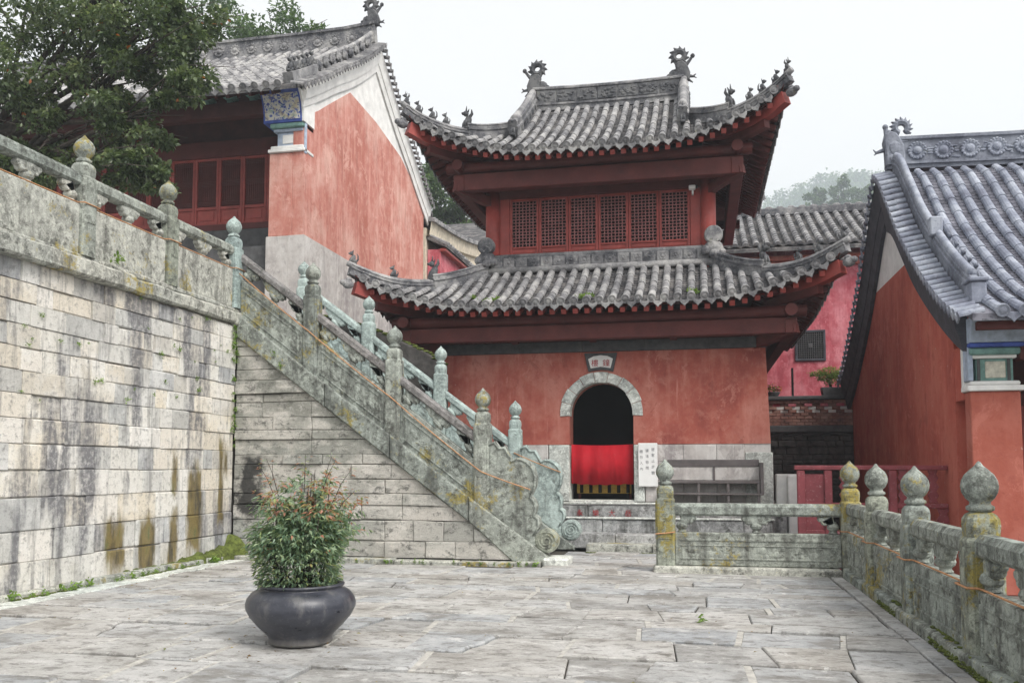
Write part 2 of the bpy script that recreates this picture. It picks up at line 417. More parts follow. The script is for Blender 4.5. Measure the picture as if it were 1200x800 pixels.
M_GREYBASE = m_plaster('grey_stone_base', (0.46,0.43,0.41), (0.60,0.58,0.56), (0.30,0.27,0.27), 0.35)
M_LIGHTSTONE = m_carved('pale_jamb_stone', (0.46,0.48,0.465), 0.85, 0.60, 0.60)
M_BAND = m_simple('dark_grey_brick_band', (0.085,0.085,0.088), 0.3, 6, 0.85)
M_DARKCORN = m_simple('dark_grey_cornice', (0.06,0.06,0.072), 0.35, 5, 0.85)
M_TILE = m_tile('grey_roof_tile', (0.215,0.212,0.218), (0.37,0.365,0.36), (0.095,0.095,0.102), 0.57)
M_PAN = m_tile('grey_pan_tile', (0.075,0.073,0.077), (0.20,0.19,0.185), (0.03,0.03,0.033))
M_TILE_R = m_tile('bluegrey_roof_tile', (0.235,0.255,0.315), (0.36,0.385,0.44), (0.15,0.16,0.205), 0.60)
M_PAN_R = m_tile('bluegrey_pan_tile', (0.085,0.086,0.108), (0.17,0.17,0.20), (0.045,0.045,0.058))
M_RIDGE = m_tile('ridge_clay', (0.135,0.135,0.145), (0.31,0.305,0.30), (0.045,0.047,0.055))
M_RIDGE_R = m_tile('ridge_clay_blue', (0.165,0.178,0.218), (0.26,0.278,0.325), (0.10,0.106,0.135))
M_ORN = m_tile('ornament_clay', (0.085,0.087,0.095), (0.17,0.17,0.17), (0.04,0.04,0.045))
M_WOOD = m_wood('dark_red_wood', (0.105,0.023,0.020), 0.6, (0.20,0.08,0.07), 0.3)
M_WOODB = m_wood('red_painted_wood', (0.30,0.055,0.045), 0.5)
M_WOODD = m_wood('deep_red_wood_soffit', (0.07,0.020,0.018), 0.7, (0.14,0.06,0.05), 0.3)
M_FENCE = m_wood('maroon_fence_wood', (0.24,0.055,0.065), 0.65, (0.46,0.32,0.32), 0.6)
M_GREYWOOD = m_wood('grey_weathered_wood', (0.135,0.12,0.12), 0.8, (0.25,0.23,0.22), 0.4)
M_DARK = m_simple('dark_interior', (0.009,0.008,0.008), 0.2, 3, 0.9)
M_LATT = m_wood('lattice_wood', (0.36,0.15,0.145), 0.6, (0.52,0.40,0.40), 0.7)
M_CLOTH = m_simple('red_cloth', (0.42,0.006,0.016), 0.12, 5, 0.75)
M_YEL = m_simple('gold_fabric', (0.40,0.26,0.05), 0.3, 20, 0.7)
M_SIGN = m_simple('white_sign_board', (0.78,0.78,0.77), 0.05, 4, 0.5)
M_INK = m_simple('black_ink', (0.02,0.02,0.02), 0.1, 5, 0.6)
M_FADED = m_simple('faded_ink', (0.30,0.30,0.31), 0.3, 30, 0.7)
M_REDINK = m_simple('red_ink', (0.33,0.035,0.04), 0.2, 5, 0.6)
M_BRICK = m_tile('old_red_brick', (0.24,0.11,0.085), (0.36,0.22,0.18), (0.13,0.07,0.06))
M_DARKSTONE = m_simple('dark_rubble_stone', (0.07,0.065,0.062), 0.5, 6, 0.95, 0.8)
M_ROPE = m_simple('orange_rope', (0.46,0.24,0.12), 0.4, 40, 0.9)
M_MOSS = m_simple('moss', (0.085,0.105,0.025), 0.75, 14, 0.98, 1.0)
M_SOIL = m_simple('soil', (0.05,0.04,0.03), 0.4, 20, 0.95, 0.8)
M_BARK = m_simple('bark', (0.06,0.05,0.042), 0.4, 14, 0.95, 0.8)
M_GROUND = m_simple('ground_earth', (0.14,0.135,0.12), 0.35, 0.8, 0.95)
M_TERR = m_simple('terrace_paving', (0.33,0.32,0.30), 0.3, 2, 0.9)
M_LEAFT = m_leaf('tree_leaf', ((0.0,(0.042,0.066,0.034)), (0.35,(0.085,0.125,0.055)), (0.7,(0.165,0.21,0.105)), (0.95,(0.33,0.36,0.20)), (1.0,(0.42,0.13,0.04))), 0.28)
M_LEAFB = m_leaf('far_tree_leaf', ((0.0,(0.04,0.075,0.028)), (0.6,(0.085,0.15,0.05)), (1.0,(0.17,0.24,0.08))), 0.6)
M_LEAFN = m_leaf('bush_leaf', ((0.0,(0.075,0.14,0.09)), (0.45,(0.17,0.255,0.165)), (0.72,(0.30,0.38,0.25)), (0.86,(0.33,0.40,0.16)), (0.93,(0.42,0.16,0.11)), (1.0,(0.50,0.25,0.19))), 0.33)
M_LEAFW = m_leaf('weed_leaf', ((0.0,(0.10,0.19,0.03)), (1.0,(0.24,0.36,0.07))), 0.6)
M_LEAFY = m_leaf('bonsai_leaf', ((0.0,(0.08,0.14,0.02)), (0.7,(0.18,0.25,0.05)), (1.0,(0.36,0.30,0.07))), 0.6)
M_PETAL = m_leaf('petal', ((0.0,(0.55,0.10,0.25)), (0.6,(0.6,0.25,0.35)), (1.0,(0.65,0.25,0.05))), 0.6)
def m_pot():
    g = G('dark_glazed_pot'); n = g.noise(5, 5, 0.6, (1,1,3)); n2 = g.noise(40, 4, 0.7)
    c = g.ramp(n, (0.3,(0.020,0.022,0.032)), (0.7,(0.055,0.058,0.074)))
    c = g.mix(g.ramp(n2, (0.60,0.0),(0.70,0.4)), c, (0.18,0.18,0.19))
    c = g.mix(g.ramp(g.noise(7, 6, 0.72, (1,1,0.3)), (0.52,0.0),(0.66,0.45)), c, (0.17,0.165,0.16))
    c = g.mix(g.ramp(g.math('ADD', g.xyz()[2], g.math('MULTIPLY', g.noise(9, 4, 0.6), 0.16)), (0.06,0.75),(0.17,0.0)), c, (0.24,0.225,0.20))
    return g.done(c, g.ramp(n, (0.3,0.26),(0.7,0.44)), n2, 0.12, 0.006, 0.5)
M_POT = m_pot()
def m_paint(name, blue=0.5):
    g = G(name); v = g.noise(9, 3, 0.55, None, 1.6); w = g.noise(4, 3, 0.5, None, 0.8)
    c = g.ramp(v, (0.44,(0.62,0.60,0.54)), (0.52,(0.40,0.45,0.50)), (0.57,(0.08,0.11,0.40)), (0.66,(0.04,0.06,0.30)))
    c = g.mix(g.ramp(w, (0.58,0.0),(0.66,blue)), c, (0.45,0.36,0.14))
    c = g.mix(g.ramp(g.noise(6, 3, 0.5), (0.60,0.0),(0.66,0.5)), c, (0.14,0.30,0.24))
    return g.done(c, 0.8)
M_PAINT = m_paint('painted_blue_white_panel', 0.5)
M_PALEPAINT = m_simple('faded_ink_painting', (0.52,0.50,0.42), 0.3, 14, 0.85)
M_TEAL = m_simple('teal_paint', (0.17,0.30,0.27), 0.35, 6, 0.8)
M_BLUE = m_simple('blue_paint', (0.06,0.10,0.36), 0.35, 6, 0.75)
M_PALEBLUE = m_simple('pale_blue_paint', (0.36,0.42,0.52), 0.3, 6, 0.8)
def m_hill():
    g = G('hill_woodland'); n = g.noise(0.09, 6, 0.7); n2 = g.noise(0.5, 5, 0.7)
    c = g.ramp(n, (0.3,(0.03,0.05,0.022)), (0.7,(0.08,0.11,0.045)))
    c = g.mix(g.ramp(n2, (0.5,0.0),(0.7,0.6)), c, (0.02,0.035,0.015))
    return g.done(c, 0.95, n2, 1.0, 2.0)
M_HILL = m_hill()

# ------------------------------------------------------------------ ground, terrace, hills
def struct(name, mb, mat, label=None, smooth=False):
    o = build(name, mb, mat, smooth=smooth, kind='structure')
    if label: o['label'] = label
    return o
struct('ground', MB().box(-700, 700, -300, 900, -0.6, -0.30), M_GROUND, 'bare earth ground around the temple')
struct('terrace', MB().box(-40, -8.12, -2, 60, -0.2, 4.13), M_TERR, 'upper paved terrace behind the retaining wall')

def paving():
    bed = struct('courtyard_pavement', MB().box(-8.0, 2.0, 0.5, 17.9, -0.28, -0.028), M_MORTARD, 'grey flagstone courtyard paving with pale mortar joints')
    strips = MB()
    r = random.Random(5)
    def wav(y, x, k): return y + 0.05*mnoise.noise((x*0.55, y*1.7, k*3.1)) + 0.018*mnoise.noise((x*2.6, y, 9+k)) - 0.012*(x+3)
    ys = [3.2]
    while ys[-1] < 15.6: ys.append(ys[-1] + r.choice((0.42,0.48,0.54,0.6,0.68,0.76)))
    for k in range(len(ys)-1):
        xl = -7.28; xr = 1.74
        if ys[k] > 13.0: xl, xr = -2.35, 1.0
        xs = [xl]
        while xs[-1] < xr - 0.9: xs.append(xs[-1] + r.choice((0.5,0.62,0.75,0.88,1.0,1.15,1.35)))
        if xr - xs[-1] < 0.4: xs.pop()
        xs.append(xr)
        sl = [0.0] + [r.uniform(-0.05, 0.06) for _ in xs[1:-1]] + [0.0]
        wide = [r.random() < 0.38 for _ in xs]
        for i in range(1, len(xs)-1):
            if wide[i]:
                a_, b_ = wav(ys[k], xs[i], k)+0.02, wav(ys[k+1], xs[i], k+1)-0.02
                strips.prism([(xs[i]-sl[i]-0.03, a_), (xs[i]-sl[i]+0.03, a_), (xs[i]+0.028+0.01*r.random(), (a_+b_)/2), (xs[i]+sl[i]+0.03, b_), (xs[i]+sl[i]-0.03, b_), (xs[i]-0.028, (a_+b_)/2)], 'xy', -0.06, -0.004+r.uniform(-.004,.002), 0.004)
        for i in range(len(xs)-1):
            wj = wide[i]; ga = (0.022 if wj else 0.006) if i else 0.0; wj2 = wide[i+1]; gb = (0.022 if wj2 else 0.006); gy = r.uniform(0.012,0.028)
            split = (xs[i+1]-xs[i] > 1.25) and r.random() < 0.35
            n = 9
            x0b, x1b = xs[i]+ga-sl[i], xs[i+1]-gb-sl[i+1]; x0t, x1t = xs[i]+ga+sl[i], xs[i+1]-gb+sl[i+1]
            bot = []; top = []
            for q in range(n):
                t = q/(n-1)
                xb = x0b+(x1b-x0b)*t; xt = x0t+(x1t-x0t)*t
                bot.append((xb, wav(ys[k], xb, k)+gy + 0.022*mnoise.noise((xb*7, k*5.0, i*2.0))))
                top.append((xt, wav(ys[k+1], xt, k+1)-gy + 0.022*mnoise.noise((xt*7, k*5.0+3, i*2.0))))
            polys = [bot + top[::-1]]
            if split:
                q = r.randint(3, 5); q2 = max(2, min(6, q + r.choice((-1, 0, 1))))
                def sh(p, dx): return (p[0]+dx, p[1])
                mid = [((bot[q][0]*(1-t)+top[q2][0]*t) + 0.05*mnoise.noise((t*3, k*7.0, i*3.0)), bot[q][1]*(1-t)+top[q2][1]*t) for t in (0, .25, .5, .75, 1)]
                polys = [bot[:q] + [sh(m, -0.006) for m in mid] + top[:q2][::-1], [sh(m, 0.006) for m in mid][::-1] + bot[q+1:] + top[q2+1:][::-1]]
            for pl in polys:
                # knock a corner off now and then
                h = r.uniform(-0.014, 0.010); tx = r.uniform(-0.007, 0.007); ty = r.uniform(-0.012, 0.012)
                cx = sum(p[0] for p in pl)/len(pl); cy = sum(p[1] for p in pl)/len(pl)
                m = MB().prism(pl, 'xy', -0.12, 0.0, r.choice((0.006,0.010,0.016)))
                m.v = [(x, y, z + (h + (x-cx)*tx + (y-cy)*ty if z > -0.06 else 0)) for x, y, z in m.v]
                build('paving_slab', m, M_PAVE, bed)
    build('mortar_strips', strips, M_MORTAR, bed, kind='stuff')
    # pale border slabs along the foot of the retaining wall
    y = 3.0
    while y < 13.4:
        L = r.uniform(0.9, 1.6); m = MB().cbox(-7.62, -7.29, y+0.008, min(y+L, 13.55)-0.008, -0.1, 0.004+r.uniform(-0.003,0.004), 0.008)
        build('border_slab', m, M_LIGHTSTONE, bed); y += L
    y = 3.0
    while y < 13.0:
        L = r.uniform(0.8, 1.5); m = MB().cbox(1.75, 1.90, y+0.006, min(y+L, 13.1)-0.006, -0.1, 0.006+r.uniform(-0.003,0.004), 0.008)
        build('border_slab', m, M_PAVE, bed); y += L
    # kerb stones
    kb = struct('kerb', MB().box(-8.0, -7.64, 2.5, 13.6, -0.2, -0.01), M_MORTARD, 'low stone kerb along the foot of the walls and balustrade')
    y = 2.5
    while y < 13.6:
        L = r.uniform(0.9, 1.9); y1 = min(y+L, 13.65)
        build('kerb_stone', MB().cbox(-7.80, -7.625+r.uniform(-.02,.015), y+0.008, y1-0.008, -0.08, 0.085+r.uniform(-.02,.015), 0.02), M_CAP, kb); y = y1
    x = -7.55
    while x < -2.5:
        L = r.uniform(0.8, 1.5); x1 = min(x+L, -2.42)
        build('kerb_stone', MB().cbox(x+0.006, x1-0.006, 13.66+r.uniform(-.02,.02), 13.9, -0.08, 0.055+r.uniform(-.015,.015), 0.015), M_CAP, kb); x = x1
    y = 3.0
    while y < 13.1:
        L = r.uniform(0.9, 1.6); y1 = min(y+L, 13.12)
        build('kerb_stone', MB().cbox(1.905, 2.2, y+0.008, y1-0.008, -0.2, 0.12+r.uniform(-.015,.015), 0.02), M_CARVED, kb); y = y1
    build('kerb_stone', MB().cbox(-2.4, -2.0, 13.75, 14.35, -0.1, 0.11, 0.03), M_LIGHTSTONE, kb)
paving()

# ------------------------------------------------------------------ retaining wall
def retaining():
    w = thing('retaining_wall', (-7.95, 9.5, 0), 'tall wall of pale weathered stone blocks with dark streaks below the terrace', 'wall')
    build('wall_core', MB().box(-8.4, -7.792, 0.5, 13.93, -0.2, 3.95), M_JOINT, w)
    r = random.Random(3)
    hs = [0.40,0.37,0.38,0.33,0.31,0.30,0.29,0.27,0.27,0.26,0.26,0.25,0.25]; sc = 3.93/sum(hs); z = 0.0
    for k, h in enumerate(hs):
        h *= sc; y = 3.0 + r.uniform(-0.4, 0)
        while y < 13.93:
            L = r.choice((0.28,0.34,0.4,0.46,0.54,0.62,0.72,0.85)) * (1.2 if k < 4 else 0.85); y1 = y+L
            if y1 > 13.5: y1 = 13.945
            dx = r.uniform(-0.014, 0.014) - (0.010 if r.random() < 0.06 else 0); zt = z+h-0.0015-(r.uniform(0.0,0.018) if r.random() < 0.3 else 0); m = MB().cbox(-8.1, -7.752+dx, y+0.0015, y1-0.0015, z+0.0015+(r.uniform(0,0.012) if r.random() < 0.2 else 0), zt, r.choice((0.004,0.005,0.008,0.018)))
            m.v = [(p[0]+0.010*mnoise.noise((p[1]*4, p[2]*4, k)), p[1]+0.010*mnoise.noise((p[1]*3, p[2]*6, 2)), p[2]+0.016*mnoise.noise((p[1]*0.9, p[2]*1.1, 5))*min(1, p[2]/0.5)*min(1, max(0, (3.93-p[2])/0.4))) for p in m.v]
            build('stone_block', m, M_WALLB, w); y = y1
        z += h
    y = 2.5
    while y < 14.1:
        L = r.uniform(1.0, 1.7); y1 = min(y+L, 14.12); pr = r.uniform(0.06, 0.16)
        n = 7; pts = []
        for q in range(n):
            t = q/(n-1); yy = y+0.006+(y1-y-0.012)*t
            pts.append((-7.752+pr+0.035*mnoise.noise((yy*3.0, 1.0, 2.0))+0.02*mnoise.noise((yy*9, 4.0, 0)), yy))
        pl = [(-8.3, y+0.006)] + pts + [(-8.3, y1-0.006)]
        m = MB().prism(pl, 'xy', 3.925+r.uniform(-0.02,0.03), 4.16+r.uniform(-0.015,0.0), 0.03)
        m.v = [(p[0], p[1], p[2]+0.02*mnoise.noise((p[0]*4, p[1]*3, p[2]*3))) for p in m.v]
        build('cap_stone', m, M_CAP, w); y = y1
    y = 2.5
    while y < 14.0:
        L = r.uniform(1.2, 2.0); y1 = min(y+L, 14.05)
        m = MB().cbox(-8.25, -7.735+r.uniform(-0.01,0.03), y+0.005, y1-0.005, 4.155, 4.235+r.uniform(-0.01,0.01), 0.02)
        build('cap_stone', m, M_CAP, w); y = y1
retaining()

# ------------------------------------------------------------------ balustrades
ONION = [(0.070,0.0),(0.098,0.015),(0.100,0.04),(0.076,0.055),(0.072,0.075),(0.100,0.10),(0.125,0.145),(0.133,0.19),(0.126,0.235),(0.102,0.28),(0.066,0.315),(0.032,0.345),(0.012,0.375),(0.0,0.382)]
_bmesh = {}
def post_mesh(h, w, mat, below):
    key = (round(h,2), w, mat.name, round(below,2))
    if key not in _bmesh:
        a = w/2; ch = 0.03
        def octo(a, ch, z): return [(x, y, z) for x, y in ((a-ch,-a),(a,-a+ch),(a,a-ch),(a-ch,a),(-a+ch,a),(-a,a-ch),(-a,-a+ch),(-a+ch,-a))]
        lv = [octo(a,ch,-below), octo(a,ch,h-0.22), octo(a-0.004,ch,h-0.205), octo(a-0.022,0.03,h-0.185), octo(a-0.020,0.03,h-0.17), octo(a-0.014,0.032,h-0.10), octo(a-0.018,0.035,h-0.05), octo(a-0.035,0.035,h-0.018), octo(a-0.06,0.03,h)]
        vs = [p for l in lv for p in l]; fs = []
        for k in range(len(lv)-1):
            for i in range(8):
                j = (i+1) % 8; fs.append((k*8+i, k*8+j, (k+1)*8+j, (k+1)*8+i))
        fs.append(tuple(range(8))[::-1]); fs.append(tuple((len(lv)-1)*8+i for i in range(8)))
        m = MB().add(vs, fs)
        # raised arch-headed field on each face
        for q in range(4):
            f = MB()
            b = a*0.62; z0 = max(0.05, h*0.35); z1 = h-0.34
            arch = [(-b, z0), (b, z0), (b, z1)] + [(b*math.cos(t), z1+b*1.1*math.sin(t)) for t in (0.5,1.0,math.pi/2,2.14,2.64)] + [(-b, z1)]
            f.prism(arch, 'xz', -a-0.008, -a+0.01, 0.004); f.xf(RZ(q*math.pi/2)); m.add(f.v, f.f)
        _bmesh[key] = m.mesh('post', mat)
    return _bmesh[key]
def finial_mesh(s, mat):
    key = ('fin', round(s,2), mat.name)
    if key not in _bmesh: _bmesh[key] = MB().lathe([(a*s, b*s) for a, b in ONION], 18).mesh('finial', mat, True)
    return _bmesh[key]
def add_post(par, M, h=1.24, w=0.26, mat=None, below=0.0, fs=1.0, fmat=None):
    p = put('post', post_mesh(h, w, mat, below), par, M)
    put('finial', finial_mesh(fs, fmat or mat), p, M @ T(0,0,h) @ RZ(RND.uniform(0,1)))
    return p
CLOUD = [(0.0,0.0),(0.06,-0.005),(0.075,0.03),(0.11,0.015),(0.15,0.035),(0.165,0.075),(0.19,0.085),(0.21,0.12),(0.20,0.165),(0.0,0.18)]
VASE = [(0.050,0.0),(0.066,0.012),(0.052,0.03),(0.050,0.045),(0.078,0.07),(0.088,0.10),(0.075,0.13),(0.05,0.155),(0.05,0.175)]
def bay(par, M, L, slope=0.0, mat=None, rail_mat=None, half_ends=True, ph=0.66, open_h=0.25, rh=0.17, thick=0.15, centers=(0.5,), relief=True):
    """one balustrade bay running along local +X from 0 to L; everything is sheared by slope"""
    def sh(m):
        m.v = [(x, y, z + slope*x) for x, y, z in m.v]; return m
    n = max(2, int(L/0.25))
    p = MB()
    t = thick/2
    p.cbox(0, L, -t, t, 0.0, ph, 0.012)
    for z0, z1 in (((ph-0.115, ph-0.085),(0.09,0.115),(ph-0.19, ph-0.172)) if relief else ()):
        p.cbox(0.06, L-0.06, -t-0.012, t+0.012, z0, z1, 0.004)
    for x0 in ((0.09, L-0.115) if relief else ()): p.cbox(x0, x0+0.025, -t-0.012, t+0.012, 0.12, ph-0.2, 0.004)
    # low scroll relief in the field
    for k in range(int(L/0.24) if relief else 0):
        cx = 0.24 + k*0.24
        if cx > L-0.2: break
        p.blob((cx, -t, ph*0.42+0.04*(-1)**k), (0.075, 0.014, 0.06), 8, 4); p.blob((cx+0.07, -t, ph*0.42-0.06*(-1)**k), (0.045, 0.011, 0.04), 8, 4)
    build('panel', sh(p), mat, par, M)
    z = ph
    def bal(cx, side):
        m = MB(); m.lathe([(r*1.0, q*open_h/0.25) for r, q in VASE[:]], 12, (cx, 0, z))
        pts = CLOUD
        zc = z + open_h*0.42
        outl = []
        if side >= 0: outl += [(cx+a, zc+b*open_h/0.25*0.85) for a, b in pts]
        else: outl += [(cx, zc), (cx, zc+0.18*open_h/0.25*0.85)][::-1]
        if side <= 0: outl += [(cx-a, zc+b*open_h/0.25*0.85) for a, b in pts[::-1]]
        elif side > 0: outl += [(cx-0.02, zc+0.153*open_h/0.25), (cx-0.02, zc)]
        m.prism(outl, 'xz', -0.055, 0.055, 0.015)
        build('baluster', sh(m), mat, par, M, smooth=False)
    for c in centers: bal(L*c, 0)
    if half_ends: bal(0.10, 1); bal(L-0.10, -1)
    rl = MB(); a = 0.085; prof = [(-a, 0.03),(-a+0.03,0.0),(a-0.03,0.0),(a,0.03),(a,rh-0.05),(a-0.04,rh),(-a+0.04,rh),(-a,rh-0.05)]
    rl.prism([(y, zz+z+open_h) for y, zz in prof], 'yz', 0.0, L, 0.0)
    vs = rl.v; rl2 = MB(); rl2.add(vs, rl.f)
    build('handrail', sh(rl2), rail_mat or mat, par, M)
def wrap(axis, fixed, ins, posts, zs, half=0.15):
    """rope round each post's face, lying on the panel between: list of points"""
    out = []
    for k, (p, z) in enumerate(zip(posts, zs)):
        for d, f_ in ((-half-0.02, ins), (-half, fixed), (half, fixed), (half+0.02, ins)):
            q = p+d; out.append((f_, q, z) if axis == 'y' else (q, f_, z))
    return out
def rope_thing(pts, label, sag=0.03, group=None):
    path = []
    for a, b in zip(pts, pts[1:]):
        a = Vector(a); b = Vector(b); n = 8
        for k in range(n):
            t = k/n; p = a.lerp(b, t); p.z -= sag*4*t*(1-t)*(b-a).length/1.9; path.append(p)
    path.append(Vector(pts[-1]))
    m = MB().tube(path, 0.009, 6)
    o = build('rope', m, M_ROPE, smooth=True); tag(o, label, 'rope', group); return o

def terrace_balustrade():
    y = [6.10, 8.10, 10.10, 12.0, 13.97]
    b = thing('stone_balustrade', (-7.84, 10, 4.23), 'carved stone balustrade along the top of the retaining wall beside the tree', 'balustrade', 'stone balustrades')
    mats = [M_CARVED, M_CARVED, M_CARVED, M_CARVED_Y, M_CARVED_B]
    for k, yy in enumerate(y):
        add_post(b, T(-7.84, yy, 4.23) @ RZ(math.pi/2), 1.24, 0.27, mats[k], 0.0, 1.0)
    for a, c in zip(y, y[1:]):
        bay(b, T(-7.84, a+0.135, 4.23) @ RZ(math.pi/2), c-a-0.27, 0, M_CAP, M_CARVED, relief=False)
    rope_thing(wrap('y', -7.69, -7.78, [8.1, 10.1, 12.0, 13.97], [4.905]*4), 'orange rope strung along the balustrade on top of the retaining wall', 0.0)
terrace_balustrade()

S = 0.75
def str_top(x): return 0.93 + S*(-3.47 - x)
def staircase():
    w = thing('stone_staircase', (-5, 15.3, 0), 'stone staircase climbing to the terrace, with a coursed stone flank wall', 'staircase')
    core = [(-7.95, -0.2), (-2.5, -0.2), (-7.95, str_top(-7.95)-0.5)]
    build('stair_core', MB().prism([(-7.95,-0.2),(-2.75,-0.2),(-2.75,0.02),(-7.95,str_top(-7.95)-0.42)], 'xz', 14.03, 16.62), M_MORTARD, w)
    r = random.Random(21)
    hs = [0.27,0.33,0.24,0.19,0.23,0.25,0.17,0.24,0.16,0.22,0.26,0.15,0.22,0.18,0.24,0.17,0.22]; z = 0.05
    def lowline(x): return str_top(x) - 0.385
    for k, h in enumerate(hs):
        x = -7.74; z1 = z+h
        xe = -3.47 - (z + 0.385 - 0.93)/S
        if xe < -7.6: break
        while x < xe - 0.05:
            L = r.choice((0.5,0.7,0.9,1.1,1.4)); x1 = x+L
            if xe - x1 < 0.35: x1 = xe
            poly = []
            a, b, zt = x+0.004, x1-0.004, z1-0.004
            xt = -3.47 - (zt + 0.385 - 0.93)/S      # where the string cuts this course's top
            if xt >= b: poly = [(a,z+0.004),(b,z+0.004),(b,zt),(a,zt)]
            elif xt > a: poly = [(a,z+0.004),(min(b, xe),z+0.004),(b, min(zt, lowline(b))) ,(xt,zt),(a,zt)] if lowline(b) > z+0.02 else [(a,z+0.004),(min(b,xe)-0.01,z+0.004),(xt,zt),(a,zt)]
            else: poly = [(a,z+0.004),(min(b,xe)-0.01,z+0.004),(a, max(z+0.02, lowline(a)-0.004))]
            m = MB().prism(poly, 'xz', 13.955+r.uniform(-0.025,0.02), 14.2, r.choice((0.006,0.010,0.018)))
            m.v = [(p[0]+0.015*mnoise.noise((p[0]*3, p[2]*4, 7)), p[1]+0.014*mnoise.noise((p[0]*3, p[2]*5, 3)), p[2]+0.022*mnoise.noise((p[0]*2.1, p[2]*2, 8))) for p in m.v]
            build('stone_block', m, M_FLANK, w); x = x1
        z = z1
    # slanting string stones, near and far
    for y0, y1, off in ((13.90, 14.24, 0.0), (16.42, 16.74, 0.0)):
        xs = [-7.72, -6.4, -5.05, -3.85, -2.75]
        xs = [-7.72, -6.1, -4.95, -3.62, -2.27]
        for a, b in zip(xs, xs[1:]):
            lo = lambda x: max(str_top(x)-0.385, -0.02)
            if b > -2.8: poly = [(a, lo(a)), (-2.86, 0.0), (-2.27, 0.0), (-2.27, 0.07), (a, str_top(a))]
            else: poly = [(a+0.005, lo(a)), (b-0.005, lo(b)), (b-0.005, str_top(b)), (a+0.005, str_top(a))]
            m = MB().prism(poly, 'xz', y0+r.uniform(-.008,.008), y1, 0.018)
            build('string_stone', m, M_CARVED, w)
    n = 24; rise = 4.13/n; run = 5.3/n
    for k in range(n):
        x1 = -2.62 - k*run
        build('step', MB().cbox(x1-run-0.06, x1, 14.25, 16.41, k*rise-0.02, (k+1)*rise, 0.012), M_STEP, w)
    # balustrades
    NEAR = [(-3.30,1.88),(-3.21,1.93),(-3.13,1.83),(-3.04,1.84),(-2.96,1.70),(-2.93,1.62),(-2.84,1.665),(-2.75,1.66),(-2.65,1.61),(-2.57,1.52),(-2.52,1.36),(-2.535,1.22),(-2.61,1.06),(-2.55,1.00),(-2.515,0.90),(-2.54,0.80),(-2.55,0.77),(-2.48,0.72),(-2.47,0.62),(-2.50,0.54),(-2.55,0.47),(-2.53,0.22),(-3.31,0.81)]
    for kk, (yc, lab, mt, rm) in enumerate(((14.07, 'near balustrade of the staircase with scrolled stone foot and weathered grey rails', M_CARVED, M_RAIL),
                                        (16.58, 'far balustrade of the staircase, bluish clean-cut stone seen behind the near one', M_CARVED_B, M_CARVED_B))):
        b = thing('stone_balustrade', (-5, yc, 2), lab, 'balustrade', 'stone balustrades')
        xs = [-7.86, -6.40, -4.93, -3.42]
        if kk == 1: xs = [-7.74, -6.35, -4.87, -3.40]
        tops = [5.86, 4.99, 3.86, 2.79] if kk == 0 else [5.68, 4.92, 3.88, 2.80]
        for k, (x, zt) in enumerate(zip(xs, tops)):
            if kk == 0 and k == 0: continue
            base = str_top(x) - 0.1
            h = zt - 0.38 - base
            add_post(b, T(x, yc, base), h, 0.26 if kk == 0 else 0.24, mt, 0.12, 1.0 if kk == 0 else 0.92)
        for a, c in zip(xs, xs[1:]):
            a2 = a+0.125 if not (kk == 0 and a == xs[0]) else -7.70
            bay(b, T(a2, yc, str_top(a2)-0.01), c-0.125-a2, -S, mt, rm, ph=0.66, open_h=0.27, rh=0.17, thick=0.16)
        dx = 0.0 if kk == 0 else 0.03
        pts = [(x+dx, z) for x, z in NEAR]
        build('scroll_stone', MB().prism(pts, 'xz', yc-0.10, yc+0.10, 0.02), mt, b)
        rimp = [(x-0.025 if i > 5 else x, yc-0.10, z-0.03) for i, (x, z) in enumerate(pts[:21])]
        build('scroll_rim', MB().tube(rimp, 0.02, 6), mt, b, smooth=True)
        dr = build('drum_stone', MB().lathe([(0.0,-0.11),(0.16,-0.11),(0.19,-0.09),(0.19,0.09),(0.16,0.11),(0.0,0.11)], 28), M_CARVED_Y if kk == 0 else mt, b, T(-2.37+dx, yc, 0.36) @ Matrix.Rotation(math.pi/2, 4, 'X'))
        sp = [(0.15*(1-q/46)*math.cos(q*0.42), -0.125, 0.15*(1-q/46)*math.sin(q*0.42)) for q in range(44)]
        build('spiral', MB().tube([(-2.37+dx+p[0], yc+p[1]+0.012, 0.36+p[2]) for p in sp], 0.012, 5), M_CARVED_Y if kk == 0 else mt, dr)
    rope_thing([(-7.70, 13.93, str_top(-7.7)+0.73), (-6.4, 13.92, str_top(-6.4)+0.66), (-4.93, 13.92, str_top(-4.93)+0.62), (-3.42, 13.92, str_top(-3.42)+0.55), (-2.62, 13.94, 1.16)], 'orange rope running down the near side of the staircase', 0.02)
    rope_thing([(-3.40, 16.44, 1.78), (-2.52, 16.46, 1.42)], 'short orange rope across the far scrolled foot of the staircase', 0.02)
staircase()

